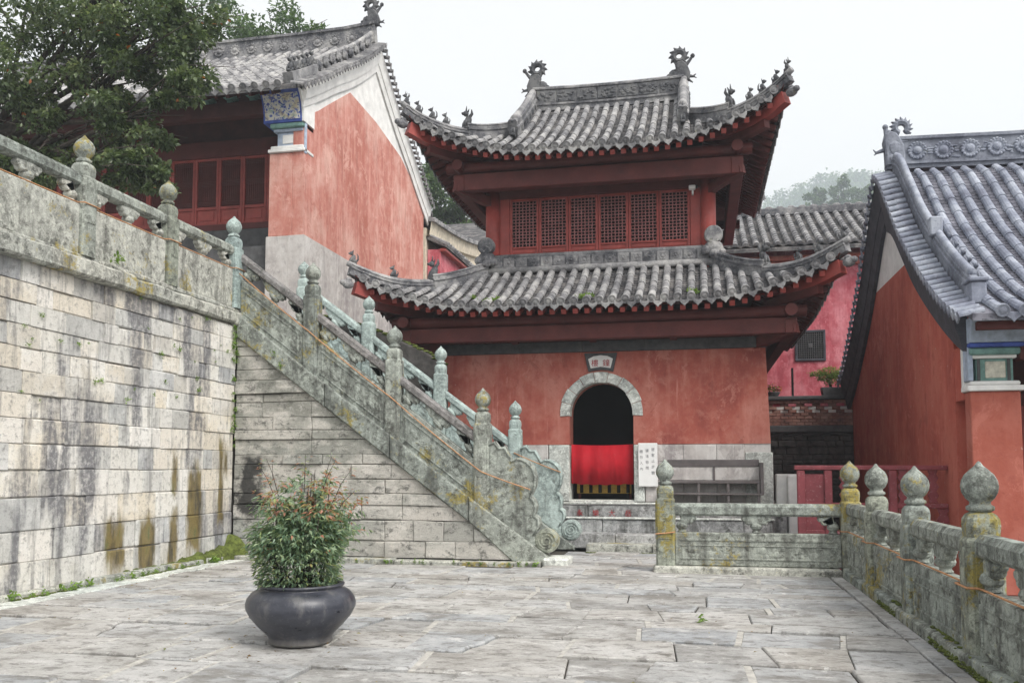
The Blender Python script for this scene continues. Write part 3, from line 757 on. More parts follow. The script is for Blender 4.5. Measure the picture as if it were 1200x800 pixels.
def right_balustrades():
    b = thing('stone_balustrade', (2.06, 9, 0.1), 'mossy carved balustrade with onion finials along the open side of the courtyard', 'balustrade', 'stone balustrades')
    ys = [13.32, 11.40, 9.43, 7.35, 5.25]
    ht = [1.60, 1.55, 1.52, 1.55, 1.55]
    for k, y in enumerate(ys):
        add_post(b, T(2.06, y, 0.02), ht[k]-0.02-0.38, 0.26, M_CARVED_Y if k in (0,1,3) else M_CARVED, 0.1, 1.0, M_CARVED)
    for a, c in zip(ys, ys[1:]):
        bay(b, T(2.06, a-0.13, 0.08) @ RZ(-math.pi/2), a-c-0.26, 0, M_CARVED, M_CARVED, ph=0.52, open_h=0.24, rh=0.17)
    rope_thing(wrap('y', 1.91, 1.99, [5.25, 7.35, 9.43, 11.40, 13.32], [0.62]*5), 'orange rope strung along the mossy balustrade of the open side', 0.0)
    f = thing('stone_balustrade', (0.7, 13.35, 0.1), 'single balustrade bay crossing the courtyard in front of the tower bench', 'balustrade', 'stone balustrades')
    add_post(f, T(-0.50, 13.36, 0.05), 1.20, 0.27, M_CARVED_Y, 0.1, 1.0, M_CARVED)
    bay(f, T(-0.365, 13.36, 0.10), 2.29, 0, M_CARVED, M_CARVED, ph=0.47, open_h=0.24, rh=0.18)
    build('plinth', MB().cbox(-0.68, 1.92, 13.17, 13.55, -0.15, 0.095, 0.03), M_CAP, f)
    rope_thing([(-0.64, 13.20, 0.55), (-0.5, 13.205, 0.56), (-0.36, 13.21, 0.58)], 'short orange rope tied round the ochre-lichened end post', 0.0)
right_balustrades()

# ------------------------------------------------------------------ roof kit
def clamp(x, a=0.0, b=1.0): return max(a, min(b, x))
def cover_tile_mesh(name, mat, r=0.085, n=6):
    m = MB()
    for_v = []
    for x, rr, zz in ((0.0, r*0.90, -0.004), (0.94, r*1.03, 0.0), (1.0, r*1.03, 0.0)):
        for_v.append([(x, rr*math.cos(math.pi*i/n), zz+rr*math.sin(math.pi*i/n)) for i in range(n+1)])
    vs = [p for l in for_v for p in l]; fs = []
    for k in range(2):
        for i in range(n): fs.append((k*(n+1)+i, k*(n+1)+i+1, (k+1)*(n+1)+i+1, (k+1)*(n+1)+i))
        fs.append((k*(n+1)+n, k*(n+1), (k+1)*(n+1), (k+1)*(n+1)+n))
    fs.append(tuple(range(n+1))); fs.append(tuple(range(2*(n+1), 3*(n+1)))[::-1])
    return m.add(vs, fs).mesh(name, mat)
def eave_tile_mesh(mat, r=0.095):
    """round end tile: axis along +X, the disc faces +X, moulded with a rim and boss"""
    m = MB().lathe([(0.0,0.0),(r,0.0),(r,0.05),(r*0.82,0.05),(r*0.78,0.042),(r*0.5,0.042),(r*0.45,0.052),(0.0,0.058)], 14)
    m.xf(Matrix.Rotation(math.pi/2, 4, 'Y')); return m.mesh('eave_tile', mat)
def drip_tile_mesh(mat, w=0.115, h=0.13):
    """pointed drip tile: hangs in the YZ plane, thick along X"""
    pts = [(-w, 0.03), (-w*1.02, -0.03), (-w*0.75, -h*0.55), (-w*0.3, -h*0.8), (0, -h*1.1), (w*0.3, -h*0.8), (w*0.75, -h*0.55), (w*1.02, -0.03), (w, 0.03), (w*0.5, -0.005), (0, -0.018), (-w*0.5, -0.005)]
    m = MB().prism(pts, 'yz', 0.0, 0.03, 0.006); return m.mesh('drip_tile', mat)
UNITBOX = {}
def unit_box(mat):
    if mat.name not in UNITBOX: UNITBOX[mat.name] = MB().cbox(0, 1, -0.5, 0.5, -0.5, 0.5, 0.02).mesh('bar', mat)
    return UNITBOX[mat.name]
def bar(name, par, a, b, w, h, mat, up=(0,0,1)):
    a = Vector(a); b = Vector(b)
    M = frame(a, b-a, up) @ Matrix.Diagonal(((b-a).length, w, h, 1))
    return put(name, unit_box(mat), par, M)

class Roof:
    """four-sided curved roof; u runs along an eave, d outward from the centre"""
    def __init__(s, cx, cy, g, D0, flare, uc, u0, lift, dt, gable_u=None, gable_d=None):
        s.cx, s.cy, s.g, s.D0, s.flare, s.uc, s.u0, s.lift, s.dt, s.gu, s.gd = cx, cy, g, D0, flare, uc, u0, lift, dt, gable_u, gable_d
    def c(s, u): return clamp((abs(u)-s.u0)/(s.uc-s.u0), 0, 1.05)
    def De(s, u): return s.D0 + s.flare*s.c(u)**2
    def ds(s, u, k=0):
        if s.gu is not None and k in (0, 2): return s.dt if abs(u) <= s.gu else max(s.gd, abs(u))
        if s.gu is not None: return max(s.gd, abs(u))
        return max(s.dt, abs(u))
    def z(s, u, d):
        w = clamp((d - s.u0)/(s.D0 + s.flare - s.u0), 0, 1.05)
        return s.g(d) + s.lift*s.c(u)**2*w
    def P(s, k, u, d, off=0.0):
        z = s.z(u, d) + off
        return Vector({0: (s.cx+u, s.cy-d, z), 1: (s.cx+d, s.cy+u, z), 2: (s.cx-u, s.cy+d, z), 3: (s.cx-d, s.cy-u, z)}[k])
    def out(s, k): return Vector({0: (0,-1,0), 1: (1,0,0), 2: (0,1,0), 3: (-1,0,0)}[k])
    def along(s, k): return Vector({0: (1,0,0), 1: (0,1,0), 2: (-1,0,0), 3: (0,-1,0)}[k])
    def slab(s, k, o1, o2, nu=40, nd=12, dmin=None, trim=0.0):
        """solid sheet between two offsets of the surface"""
        m = MB(); us = [-s.uc + 2*s.uc*i/nu for i in range(nu+1)]
        if s.gu is not None and k in (0, 2): us = sorted(set(us + [s.gu-1e-3, s.gu+1e-3, -s.gu+1e-3, -s.gu-1e-3]))
        for i in range(len(us)-1):
            a, b = us[i], us[i+1]
            for j in range(nd):
                q = []
                for u, t in ((a, j/nd), (b, j/nd), (b, (j+1)/nd), (a, (j+1)/nd)):
                    d0 = s.ds(u, k)
                    if dmin is not None: d0 = max(d0, dmin)
                    d1 = s.De(u)-trim; d0 = min(d0, d1); q.append((u, d0 + (d1-d0)*t))
                m.add([s.P(k, *p, off=o1) for p in q] + [s.P(k, *p, off=o2) for p in q], [(0,1,2,3),(7,6,5,4)] + ([(2,3,7,6)] if j == nd-1 else []) + ([(0,1,5,4)] if j == 0 else []))
        return m
    def rows(s, sp): 
        n = int((s.uc-0.12)/sp)
        return [i*sp for i in range(-n, n+1)]
    def row_pts(s, k, u, L, off=0.0):
        a, b = s.ds(u, k) + (0.06 if abs(u) > (s.gu or s.dt) else 0.0), s.De(u)-0.02
        if b - a < 0.12: return []
        # equal arc lengths
        n = 24; p = [s.P(k, u, a+(b-a)*i/n, off) for i in range(n+1)]
        acc = [0.0]
        for i in range(n): acc.append(acc[-1] + (p[i+1]-p[i]).length)
        cnt = max(1, round(acc[-1]/L)); out = []
        for j in range(cnt+1):
            x = acc[-1]*j/cnt; i = 0
            while i < n-1 and acc[i+1] < x: i += 1
            t = (x-acc[i])/max(1e-6, acc[i+1]-acc[i]); out.append(p[i].lerp(p[i+1], clamp(t)))
        return out
    def normal(s, k, u, d):
        a = s.P(k, u+0.05, d) - s.P(k, u-0.05, d); b = s.P(k, u, d+0.05) - s.P(k, u, d-0.05)
        n = a.cross(b); n = n if n.z > 0 else -n
        return n.normalized()

def pan_mesh(pts_l, pts_r, mb, step=0.15):
    """saw-toothed concave channel between two neighbouring row lines (lists of equal length)"""
    n = len(pts_l)
    def at(pts, t):
        x = t*(n-1); i = min(int(x), n-2); return pts[i].lerp(pts[i+1], x-i)
    L = sum((pts_l[i+1]-pts_l[i]).length for i in range(n-1)); cnt = max(1, int(L/step))
    up = Vector((0,0,1))
    for j in range(cnt):
        t0, t1 = j/cnt, (j+1)/cnt
        a, b, c, d = at(pts_l, t0), at(pts_r, t0), at(pts_l, t1), at(pts_r, t1)
        hi = 0.036; lo = 0.0
        q = [a+up*lo, (a+b)/2+up*(lo-0.045), b+up*lo, c+up*hi, (c+d)/2+up*(hi-0.045), d+up*hi]
        e = [c+up*lo, (c+d)/2+up*(lo-0.05), d+up*lo]
        mb.add(q+e, [(0,1,4,3),(1,2,5,4),(3,4,7,6),(4,5,8,7)])

def hip_path(R, d0, d1, n, sx, off):
    out = []
    for i in range(n+1):
        d = d0+(d1-d0)*i/n; p = R.P(0, sx*d, d, off); out.append(p)
    return out

RIDGE_PROF = [(-0.09,-0.12),(0.09,-0.12),(0.09,0.10),(0.115,0.11),(0.115,0.15),(0.085,0.16),(0.085,0.22),(0.10,0.235),(0.07,0.275),(-0.07,0.275),(-0.10,0.235),(-0.085,0.22),(-0.085,0.16),(-0.115,0.15),(-0.115,0.11),(-0.09,0.10)]
def ridge_prof(h, w=1.0): return [(a*w, (b+0.12)/0.395*h-0.10) for a, b in RIDGE_PROF]

def beast(s=1.0, kind=0):
    """little seated roof animal facing +X"""
    m = MB(); b = MB()
    rot = Matrix.Rotation(rad(-25), 3, 'Y')
    b.blob((0,0,0.13), (0.075,0.055,0.12), 8, 6, rot); b.blob((0.045,0,0.27), (0.06,0.05,0.055), 8, 6)
    b.blob((0.10,0,0.26), (0.045,0.03,0.03), 6, 5); b.blob((-0.05,0,0.06), (0.075,0.065,0.06), 8, 5)
    for sy in (-1, 1):
        b.tube([(0.05, sy*0.03, 0.14), (0.085, sy*0.035, 0.07), (0.09, sy*0.035, 0.0)], [0.024,0.02,0.022], 6)
        b.tube([(0.02, sy*0.03, 0.30), (0.0, sy*0.045, 0.36)], [0.02, 0.006], 5)
    if kind == 1: b.tube([(-0.09,0,0.05),(-0.15,0,0.12),(-0.15,0,0.22),(-0.11,0,0.28)], [0.03,0.028,0.02,0.008], 6)
    elif kind == 2: b.tube([(-0.02,0,0.2),(-0.09,0,0.30),(-0.08,0,0.38)], [0.035,0.03,0.01], 6); b.tube([(0.04,0,0.31),(0.03,0,0.42)],[0.02,0.006],5)
    else: b.tube([(-0.1,0,0.05),(-0.14,0,0.14),(-0.12,0,0.2)], [0.025,0.02,0.008], 6)
    b.box(-0.1, 0.11, -0.05, 0.05, -0.03, 0.015)
    b.v = [(x*s, y*s, z*s) for x, y, z in b.v]; return b

def spiky_ring(m, c, r_in, r_out, spikes, t, a0=0.0, a1=2*math.pi):
    """flame-edged ring in the XZ plane, thickness 2t along Y, with a rounded rim"""
    n = spikes*4; full = abs(a1-a0-2*math.pi) < 1e-3; cnt = n if full else n+1
    rings = []
    for i in range(cnt):
        th = a0 + (a1-a0)*i/n; ph = (i % 4)/4.0
        ro = r_out*(1.0 + (0.0, 0.08, 0.34, 0.04)[i % 4]); tw = 0.10 if (i % 4) == 2 else 0.0
        ci, si = math.cos(th), math.sin(th); co, so = math.cos(th+tw), math.sin(th+tw); rm = (r_in+r_out)/2
        rings.append([(c[0]+r_in*ci, c[1]-t*0.7, c[2]+r_in*si), (c[0]+rm*ci, c[1]-t*1.15, c[2]+rm*si), (c[0]+ro*co, c[1]-t*0.45, c[2]+ro*so),
                      (c[0]+ro*co, c[1]+t*0.45, c[2]+ro*so), (c[0]+rm*ci, c[1]+t*1.15, c[2]+rm*si), (c[0]+r_in*ci, c[1]+t*0.7, c[2]+r_in*si)])
    vs = [p for r in rings for p in r]; fs = []
    for i in range(cnt if full else cnt-1):
        j = (i+1) % cnt
        for q in range(6): fs.append((i*6+q, i*6+(q+1)%6, j*6+(q+1)%6, j*6+q))
    if not full: fs += [tuple(range(6)), tuple((cnt-1)*6+q for q in range(6))]
    m.add(vs, fs)

def chiwen(s=1.0):
    """ridge-end dragon: +X points outward from the ridge, base at z = 0"""
    m = MB()
    body = [(-0.30,-0.10),(0.20,-0.10),(0.22,0.10),(0.17,0.24),(0.12,0.34),(0.02,0.42),(-0.10,0.40),(-0.16,0.32),(-0.14,0.22),(-0.24,0.16),(-0.32,0.06)]
    m.prism(body, 'xz', -0.09, 0.09, 0.03)
    m.blob((-0.18,0,0.10), (0.15,0.11,0.12)); m.blob((-0.30,0,0.06), (0.09,0.08,0.05)); m.blob((-0.30,0,0.0), (0.08,0.07,0.035))
    for sy in (-1,1): m.blob((-0.16, sy*0.10, 0.16), (0.03,0.025,0.03), 6, 4)
    spiky_ring(m, (-0.06,0,0.56), 0.075, 0.20, 11, 0.07)
    m.tube([(0.10,0,0.30),(0.20,0,0.42),(0.27,0,0.52)], [0.055,0.04,0.035], 7); m.blob((0.285,0,0.545), 0.06)
    m.tube([(0.18,0,0.02),(0.30,0,0.0),(0.36,0,0.06)], [0.05,0.035,0.012], 6); m.tube([(0.30,0,0.0),(0.38,0,-0.05)], [0.025,0.008], 5)
    m.tube([(0.16,0,-0.06),(0.28,0,-0.16)], [0.04,0.015], 5)
    m.v = [(x*s, y*s, z*s) for x, y, z in m.v]; return m

def rosette(m, c, r, axis='y', petals=10, t=0.03):
    b = MB(); b.lathe([(0.0,0.0),(r,0.0),(r,t*0.5),(r*0.72,t*0.6),(r*0.68,t*0.25),(r*0.50,t*0.25),(r*0.46,t),(r*0.2,t*1.5),(0,t*1.6)], 16)
    for k in range(petals):
        a = 2*math.pi*k/petals; b.blob((r*0.95*math.cos(a), r*0.95*math.sin(a), t*0.4), (r*0.2, r*0.2, t*0.7), 6, 4)
    b.xf(Matrix.Rotation(math.pi/2, 4, 'X'))
    if axis == 'x': b.xf(RZ(math.pi/2))
    b.xf(T(*c)); m.add(b.v, b.f)

def tile_side(R, par, k, sp, L, objs, mats, ct, et, dt_, pans, restmesh):
    us = R.rows(sp)
    for u in us:
        pts = R.row_pts(k, u, L, 0.028)
        if len(pts) < 2: continue
        nm = R.normal(k, u, R.De(u)-0.5)
        for a, b in zip(pts, pts[1:]):
            nrm = R.along(k).cross(b-a); nrm = nrm if nrm.z > 0 else -nrm
            M = frame(a + nrm.normalized()*RND.uniform(-0.004,0.006), (b-a)+R.along(k)*RND.uniform(-0.006,0.006), nrm) @ Matrix.Diagonal(((b-a).length*1.02, 1, 1, 1))
            if objs: put('cover_tile', ct, par, M)
            else:
                t = MB(); t.add([M @ v.co for v in ct.vertices], [tuple(p.vertices) for p in ct.polygons]); restmesh.add(t.v, t.f)
        d = pts[-1]-pts[-2]; nrm = R.along(k).cross(d); nrm = nrm if nrm.z > 0 else -nrm
        M = frame(pts[-1]+nrm.normalized()*0.012, d, nrm)
        if objs: put('eave_tile', et, par, M @ T(-0.01,0,0.0))
    for a, b in zip(us, us[1:]):
        um = (a+b)/2; d0 = max(R.ds(a, k), R.ds(b, k)); 
        if R.gu is not None and (abs(a) <= R.gu) != (abs(b) <= R.gu): d0 = max(R.ds(a,k), R.ds(b,k))
        n = 14
        e1 = min(R.De(a), R.De(b)) - 0.03
        if e1 - d0 < 0.1: continue
        pl = [R.P(k, a, d0+(R.De(a)-0.03-d0)*i/n, 0.0) for i in range(n+1)]; pr = [R.P(k, b, d0+(R.De(b)-0.03-d0)*i/n, 0.0) for i in range(n+1)]
        pan_mesh(pl, pr, pans)
        if objs and dt_ is not None:
            p = R.P(k, um, R.De(um)-0.02, -0.015); q = R.P(k, um, R.De(um)-0.13, 0.0)
            o = (p-q).normalized(); o = (R.out(k)*0.9 + Vector((0,0,-0.12))).normalized()
            sl = R.P(k, b, R.De(b)) - R.P(k, a, R.De(a)); zz = sl.cross(o); zz = zz if zz.z > 0 else -zz
            put('drip_tile', dt_, par, frame(p, o, zz))

# ------------------------------------------------------------------ gate tower
TX, TY = -2.07, 21.25
def low_g(d):
    t = clamp((d-2.3)/(4.45-2.3), -0.2, 1.15); return 5.76 - 1.12*(0.72*t + 0.28*(1-(1-min(t,1))**2)) - (0.0 if t <= 1 else (t-1)*0.2)
def up_g(d): return catmull(clamp(d, 0, 3.95), [(0,10.28),(0.9,9.62),(1.8,9.02),(2.7,8.48),(3.65,7.98),(3.95,7.86)])
def tower():
    tw = thing('gate_tower', (TX, 18.0, 0.83), 'two-storey red tower with double grey tiled roofs, arched doorway and lattice windows', 'tower')
    y0, y1 = 18.0, 24.5; xl, xr = TX-3.36, TX+3.36
    # platform
    # ---- lower wall with the arched opening
    dcx, dr, zb, zs = -1.925, 0.645, 0.83, 2.585
    w = MB(); th = 0.55
    def quadwall(x0, x1, za, zc):
        w.box(x0, x1, y0, y0+th, za, zc)
    top = 3.84
    quadwall(xl, dcx-dr, 1.97, top); quadwall(dcx+dr, xr, 1.97, top)
    n = 18
    for i in range(n):
        a0, a1 = math.pi*i/n, math.pi*(i+1)/n
        p0 = (dcx+dr*math.cos(a0), zs+dr*math.sin(a0)); p1 = (dcx+dr*math.cos(a1), zs+dr*math.sin(a1))
        w.add([(p0[0],y0,p0[1]),(p0[0],y0,top),(p1[0],y0,top),(p1[0],y0,p1[1]),(p0[0],y0+th,p0[1]),(p0[0],y0+th,top),(p1[0],y0+th,top),(p1[0],y0+th,p1[1])], [(0,1,2,3),(4,7,6,5),(0,3,7,4)])
    w.box(xl, xl+th, y0+th, y1, 0.83, top); w.box(xr-th, xr, y0+th, y1, 0.83, top); w.box(xl, xr, y1-th+0.001, y1+0.001, 0.83, top)
    # slight batter
    w.v = [(TX+(x-TX)*(1.0 + 0.030*(top-z)/(top-0.83)) if abs(x-TX) > 2.5 else x, y - (0.03*(top-z)/3 if y == y0 else 0), z) for x, y, z in w.v]
    build('lower_wall', w, M_RED_T, tw)
    b = build('wall_base', MB().box(dcx+dr+0.22, xr+0.06, y0+0.0, y0+th, 0.80, 1.969), M_GREYBASE, tw)
    for x0, x1, z0, z1 in ((dcx+dr, dcx+dr+0.215, 0.83, 1.96), (dcx-dr-0.42, dcx-dr, 0.83, 1.96), (xl-0.06, dcx-dr-0.43, 0.80, 1.962), (xr-0.42, xr+0.1, 0.80, 1.80)):
        build('base_stone', MB().cbox(x0+0.003, x1-0.003, y0-0.05, y0+th+0.02, z0, z1, 0.012), M_LIGHTSTONE if x0 > -4 else M_GREYBASE, tw)
    r = random.Random(4); x = dcx+dr+0.225
    while x < xr-0.45:
        L = min(r.uniform(0.6,1.2), xr-0.43-x)
        for z0, z1 in ((0.83,1.25),(1.255,1.62),(1.625,1.955)):
            build('base_stone', MB().cbox(x+0.003, x+L-0.003, y0-0.035+r.uniform(-.006,.006), y0+0.1, z0, z1, 0.008), M_GREYBASE, tw)
        x += L
    # voussoirs
    nv = 9
    for i in range(nv):
        a0, a1 = -0.06+(math.pi+0.12)*i/nv+0.006, -0.06+(math.pi+0.12)*(i+1)/nv-0.006; ri, ro = dr-0.012+r.uniform(-.01,.012), dr+0.20+r.uniform(-0.015,0.01)
        pts = [(dcx+ri*math.cos(a0+(a1-a0)*q/4), zs+ri*math.sin(a0+(a1-a0)*q/4)) for q in range(5)] + [(dcx+ro*math.cos(a1-(a1-a0)*q/4), zs+ro*math.sin(a1-(a1-a0)*q/4)) for q in range(5)]
        build('voussoir', MB().prism(pts, 'xz', y0-0.035, y0+0.25, 0.008), M_LIGHTSTONE, tw)
    # name plaque over the arch
    px, pz = dcx, 3.60
    fr = [(-0.33,0.21),(-0.25,-0.165),(-0.12,-0.14),(0,-0.132),(0.12,-0.14),(0.25,-0.165),(0.33,0.21)]
    pq = build('plaque', MB().prism([(px+a, pz+c) for a, c in fr], 'xz', y0-0.06, y0+0.05, 0.01), M_BAND, tw)
    inn = [(-0.25,0.09),(-0.20,-0.10),(0,-0.07),(0.20,-0.10),(0.25,0.09),(0.14,0.145),(0,0.165),(-0.14,0.145)]
    build('plaque_face', MB().prism([(px+a, pz+c) for a, c in inn], 'xz', y0-0.068, y0-0.05, 0.004), M_WHITE, pq)
    text('plaque_lettering', '樓', (px-0.19, y0-0.072, pz-0.05), 0.15, M_REDINK, pq); text('plaque_lettering', '鐘', (px+0.04, y0-0.072, pz-0.05), 0.15, M_REDINK, pq)
    # grey band
    for x0, x1 in ((xl, -3.6), (-3.6, -2.3), (-2.3, -1.05), (-1.05, 0.2), (0.2, xr)):
        build('band_stone', MB().cbox(x0+0.002, x1-0.002, y0-0.05, y0+th, 3.845, 4.06, 0.008), M_BAND, tw)
    build('band', MB().box(xl-0.0, xl+th, y0+th, y1, 3.845, 4.06).box(xr-th, xr+0.05, y0+th, y1, 3.845, 4.06), M_BAND, tw)
    # interior floor, back and ceiling keep the doorway dark
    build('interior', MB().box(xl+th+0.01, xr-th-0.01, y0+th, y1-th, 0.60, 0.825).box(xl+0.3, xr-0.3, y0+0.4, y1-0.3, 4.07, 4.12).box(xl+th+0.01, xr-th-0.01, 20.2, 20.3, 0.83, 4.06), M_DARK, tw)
    build('threshold', MB().cbox(dcx-dr-0.02, dcx+dr+0.02, y0-0.03, y0+0.4, 0.78, 0.86, 0.012), M_LIGHTSTONE, tw)
    # ---- timber ring under the lower eave
    beam = build('eave_beam', MB(), M_WOOD, tw) if False else None
    for (h, z0, z1, wd, pu) in ((3.78, 4.02, 4.32, 0.22, 4.45), (2.90, 7.42, 7.78, 0.24, 7.95)):
        ex = 0.12
        build('eave_beam', MB().cbox(TX-h-ex, TX+h+ex, TY-h-wd/2, TY-h+wd/2, z0, z1, 0.015), M_WOOD, tw)
        build('eave_beam', MB().cbox(TX-h-ex, TX+h+ex, TY+h-wd/2, TY+h+wd/2, z0, z1, 0.015), M_WOOD, tw)
        build('eave_beam', MB().cbox(TX+h-wd/2, TX+h+wd/2, TY-h-ex-0.02, TY+h+ex, z0-0.004, z1-0.03, 0.015), M_WOOD, tw)
        build('eave_beam', MB().cbox(TX-h-wd/2, TX-h+wd/2, TY-h-ex-0.02, TY+h+ex, z0-0.004, z1-0.03, 0.015), M_WOOD, tw)
        for s in (-1, 1):
            build('purlin', MB().tube([(TX-h-0.3, TY+s*h, pu), (TX+h+0.3, TY+s*h, pu)], 0.12, 14), M_WOOD, tw, smooth=False)
            build('purlin', MB().tube([(TX+s*h, TY-h-0.3, pu-0.01), (TX+s*h, TY+h+0.3, pu-0.01)], 0.115, 14), M_WOOD, tw)
        for sx in (-1, 1):      # cantilever arms from the wall to the beam corner
            hw = 3.1 if h > 3 else 2.3
            bar('bracket_arm', tw, (TX+sx*hw, TY-hw, z0-0.12), (TX+sx*(h+0.1), TY-h-0.1, z0+0.1), 0.16, 0.2, M_WOOD)
        for xx in (-1.6, 0.0, 1.6):
            if h > 3: bar('bracket_arm', tw, (TX+xx, TY-3.2, 4.10), (TX+xx, TY-h+0.05, 4.14), 0.14, 0.16, M_WOOD)
    # ---- upper storey
    uy = TY-2.30; ux = 2.34
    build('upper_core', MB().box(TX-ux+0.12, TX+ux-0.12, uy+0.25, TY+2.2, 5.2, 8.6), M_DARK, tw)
    for sx in (-1, 1):
        build('column', MB().tube([(TX+sx*(ux-0.02), uy+0.02, 5.6), (TX+sx*(ux-0.02), uy+0.02, 7.6)], 0.16, 18), M_WOODB, tw, smooth=True)
        build('column', MB().tube([(TX+sx*(ux-0.02), TY+2.3, 5.6), (TX+sx*(ux-0.02), TY+2.3, 7.6)], 0.16, 18), M_WOODB, tw, smooth=True)
        x0 = -2.33 if sx < 0 else 2.33-0.38
        build('side_panel', MB().cbox(TX+x0, TX+x0+0.38, uy+0.03, uy+0.13, 5.7, 7.5, 0.01), M_WOODB, tw)
        build('side_wall', MB().cbox(TX+sx*ux-0.06, TX+sx*ux+0.06, uy+0.15, TY+2.3, 5.6, 7.5, 0.01), M_WOODB, tw)
    build('sill_beam', MB().cbox(TX-1.96, TX+1.96, uy+0.0, uy+0.16, 6.02, 6.12, 0.01), M_WOODB, tw)
    build('lintel', MB().cbox(TX-2.2, TX+2.2, uy+0.0, uy+0.16, 7.40, 7.70, 0.01), M_WOOD, tw)
    nw = 6; x0 = TX-1.95; ww = 3.90/nw
    fr_me = None
    for i in range(nw):
        Mx = T(x0+i*ww, uy+0.05, 6.12)
        if fr_me is None:
            f = MB(); W, H = ww, 1.28
            f.cbox(0.004, 0.055, 0, 0.08, 0, H, 0.006).cbox(W-0.055, W-0.004, 0, 0.08, 0, H, 0.006).cbox(0.056, W-0.056, 0.003, 0.077, 0, 0.05, 0.006).cbox(0.056, W-0.056, 0.003, 0.077, 0.17, 0.21, 0.006).cbox(0.056, W-0.056, 0.003, 0.077, H-0.05, H, 0.006).box(0.056, W-0.056, 0.03, 0.05, 0.05, 0.17)
            f.cbox(0.10, W-0.10, 0.018, 0.035, 0.075, 0.145, 0.005)
            fr_me = f.mesh('lattice_window', M_WOODB)
            l = MB(); xa, xb, za, zb2 = 0.056, W-0.056, 0.21, H-0.05; nx, nz = 7, 15; sx_, sz_ = (xb-xa)/nx, (zb2-za)/nz
            for q in range(1, nx): l.box(xa+q*sx_-0.008, xa+q*sx_+0.008, 0.028, 0.05, za, zb2)
            for q in range(1, nz): l.box(xa, xb, 0.022, 0.044, za+q*sz_-0.008, za+q*sz_+0.008)
            for a in range(nx):
                for c in range(nz):
                    if (a+c) % 2 == 0:
                        cx, cz = xa+(a+0.5)*sx_, za+(c+0.5)*sz_; rr = sx_*0.52
                        pts = [(cx+rr*math.cos(t*math.pi/3), 0.02, cz+rr*math.sin(t*math.pi/3)) for t in range(7)]
                        l.tube(pts, 0.009, 4)
            la_me = l.mesh('lattice', M_LATT)
        wdw = put('lattice_window', fr_me, tw, Mx); la = put('lattice', la_me, wdw, Mx)
    # ---- roofs
    ct = cover_tile_mesh('cover_tile', M_TILE, 0.075); et = eave_tile_mesh(M_TILE, 0.083); dt_ = drip_tile_mesh(M_TILE, 0.088, 0.12)
    ct2 = cover_tile_mesh('cover_tile', M_TILE, 0.072)
    RL = Roof(TX, TY, low_g, 4.45, 0.26, 4.70, 2.0, 0.86, 2.34)
    RU = Roof(TX, TY, up_g, 3.65, 0.24, 3.88, 1.1, 1.02, 0.10, 1.85, 1.75)
    for R, nm, sp, L, ctm, hips, dsoff in ((RL, 'lower_roof', 0.245, 0.55, ct, (2.40, 4.66), 3.2), (RU, 'upper_roof', 0.238, 0.64, ct2, (2.0, 3.84), 2.0)):
        bedm = MB()
        for k in range(4): q = R.slab(k, -0.015, -0.07, 36, 10, None, 0.09); bedm.add(q.v, q.f)
        roof = build(nm, bedm, M_PAN, tw)
        sm = MB()
        for k in range(4): q = R.slab(k, -0.075, -0.11, 30, 8, None, 0.14); sm.add(q.v, q.f)
        build('soffit', sm, M_WOODD, roof)
        pans = MB(); rest = MB()
        for k in (0, 1, 3, 2): tile_side(R, roof, k, sp, L, k == 0, None, ctm, et, dt_, pans, rest)
        build('pan_tiles', pans, M_PAN, roof, kind='stuff'); build('rear_cover_tiles', rest, M_TILE, roof, kind='stuff')
        # round end tiles and drips on the side eaves seen edge-on
        for k in (1, 3):
            us = R.rows(sp)
            for u in us:
                p = R.P(k, u, R.De(u)-0.05, 0.02); put('eave_tile', et, roof, frame(p, R.out(k)+Vector((0,0,-0.3)), (0,0,1)))
            for a, b2 in zip(us, us[1:]):
                um = (a+b2)/2; p = R.P(k, um, R.De(um)-0.03); sl = R.P(k, b2, R.De(b2))-R.P(k, a, R.De(a)); o = (R.out(k)*0.9+Vector((0,0,-0.12))).normalized(); zz = sl.cross(o); zz = zz if zz.z > 0 else -zz
                put('drip_tile', dt_, roof, frame(p, o, zz))
        # rafters, two tiers
        for k in (0, 1, 3):
            for u in [i*sp*0.92 for i in range(-int(R.uc/sp/0.92), int(R.uc/sp/0.92)+1)]:
                d1 = R.De(u)-0.12; d0 = max(dsoff, abs(u)+0.05)
                if d1-d0 < 0.15: continue
                dm = max(d0, d1-0.75)
                bar('rafter', roof, R.P(k, u, dm, -0.17), R.P(k, u, d1, -0.19), 0.10, 0.10, M_WOODB if k == 0 else M_WOOD)
                d2 = d1-0.38
                if d2-d0 > 0.2: bar('rafter', roof, R.P(k, u, d0, -0.26), R.P(k, u, d2, -0.25), 0.09, 0.09, M_WOOD)
            # eave lining board behind the drips
            lb = []
            for i in range(31):
                u = -R.uc+0.05+(2*R.uc-0.1)*i/30; lb.append(R.P(k, u, R.De(u)-0.26, -0.10))
            build('eave_board', MB().sweep([(-0.03,-0.045),(0.03,-0.045),(0.03,0.045),(-0.03,0.045)], lb), M_WOOD, roof)
        # hip rafters
        for sx in (-1, 1):
            h0, h1 = hips
            pts = [R.P(0, sx*d, d, -0.24) for d in [dsoff-0.2+(h1-0.05-dsoff+0.2)*i/8 for i in range(9)]]
            build('hip_rafter', MB().sweep([(-0.09,-0.15),(0.09,-0.15),(0.09,0.10),(-0.09,0.10)], pts), M_WOODB, roof)
            d = h1-0.42; p = R.P(0, sx*d, d, -0.46)
            o = Vector((sx,-1,0)).normalized()
            bar('hip_rafter', roof, p-o*1.2+Vector((0,0,-0.12)), p+o*0.05, 0.16, 0.17, M_WOOD)
            # carved block at the very tip
            tip = R.P(0, sx*(h1-0.02), h1-0.02, -0.22)
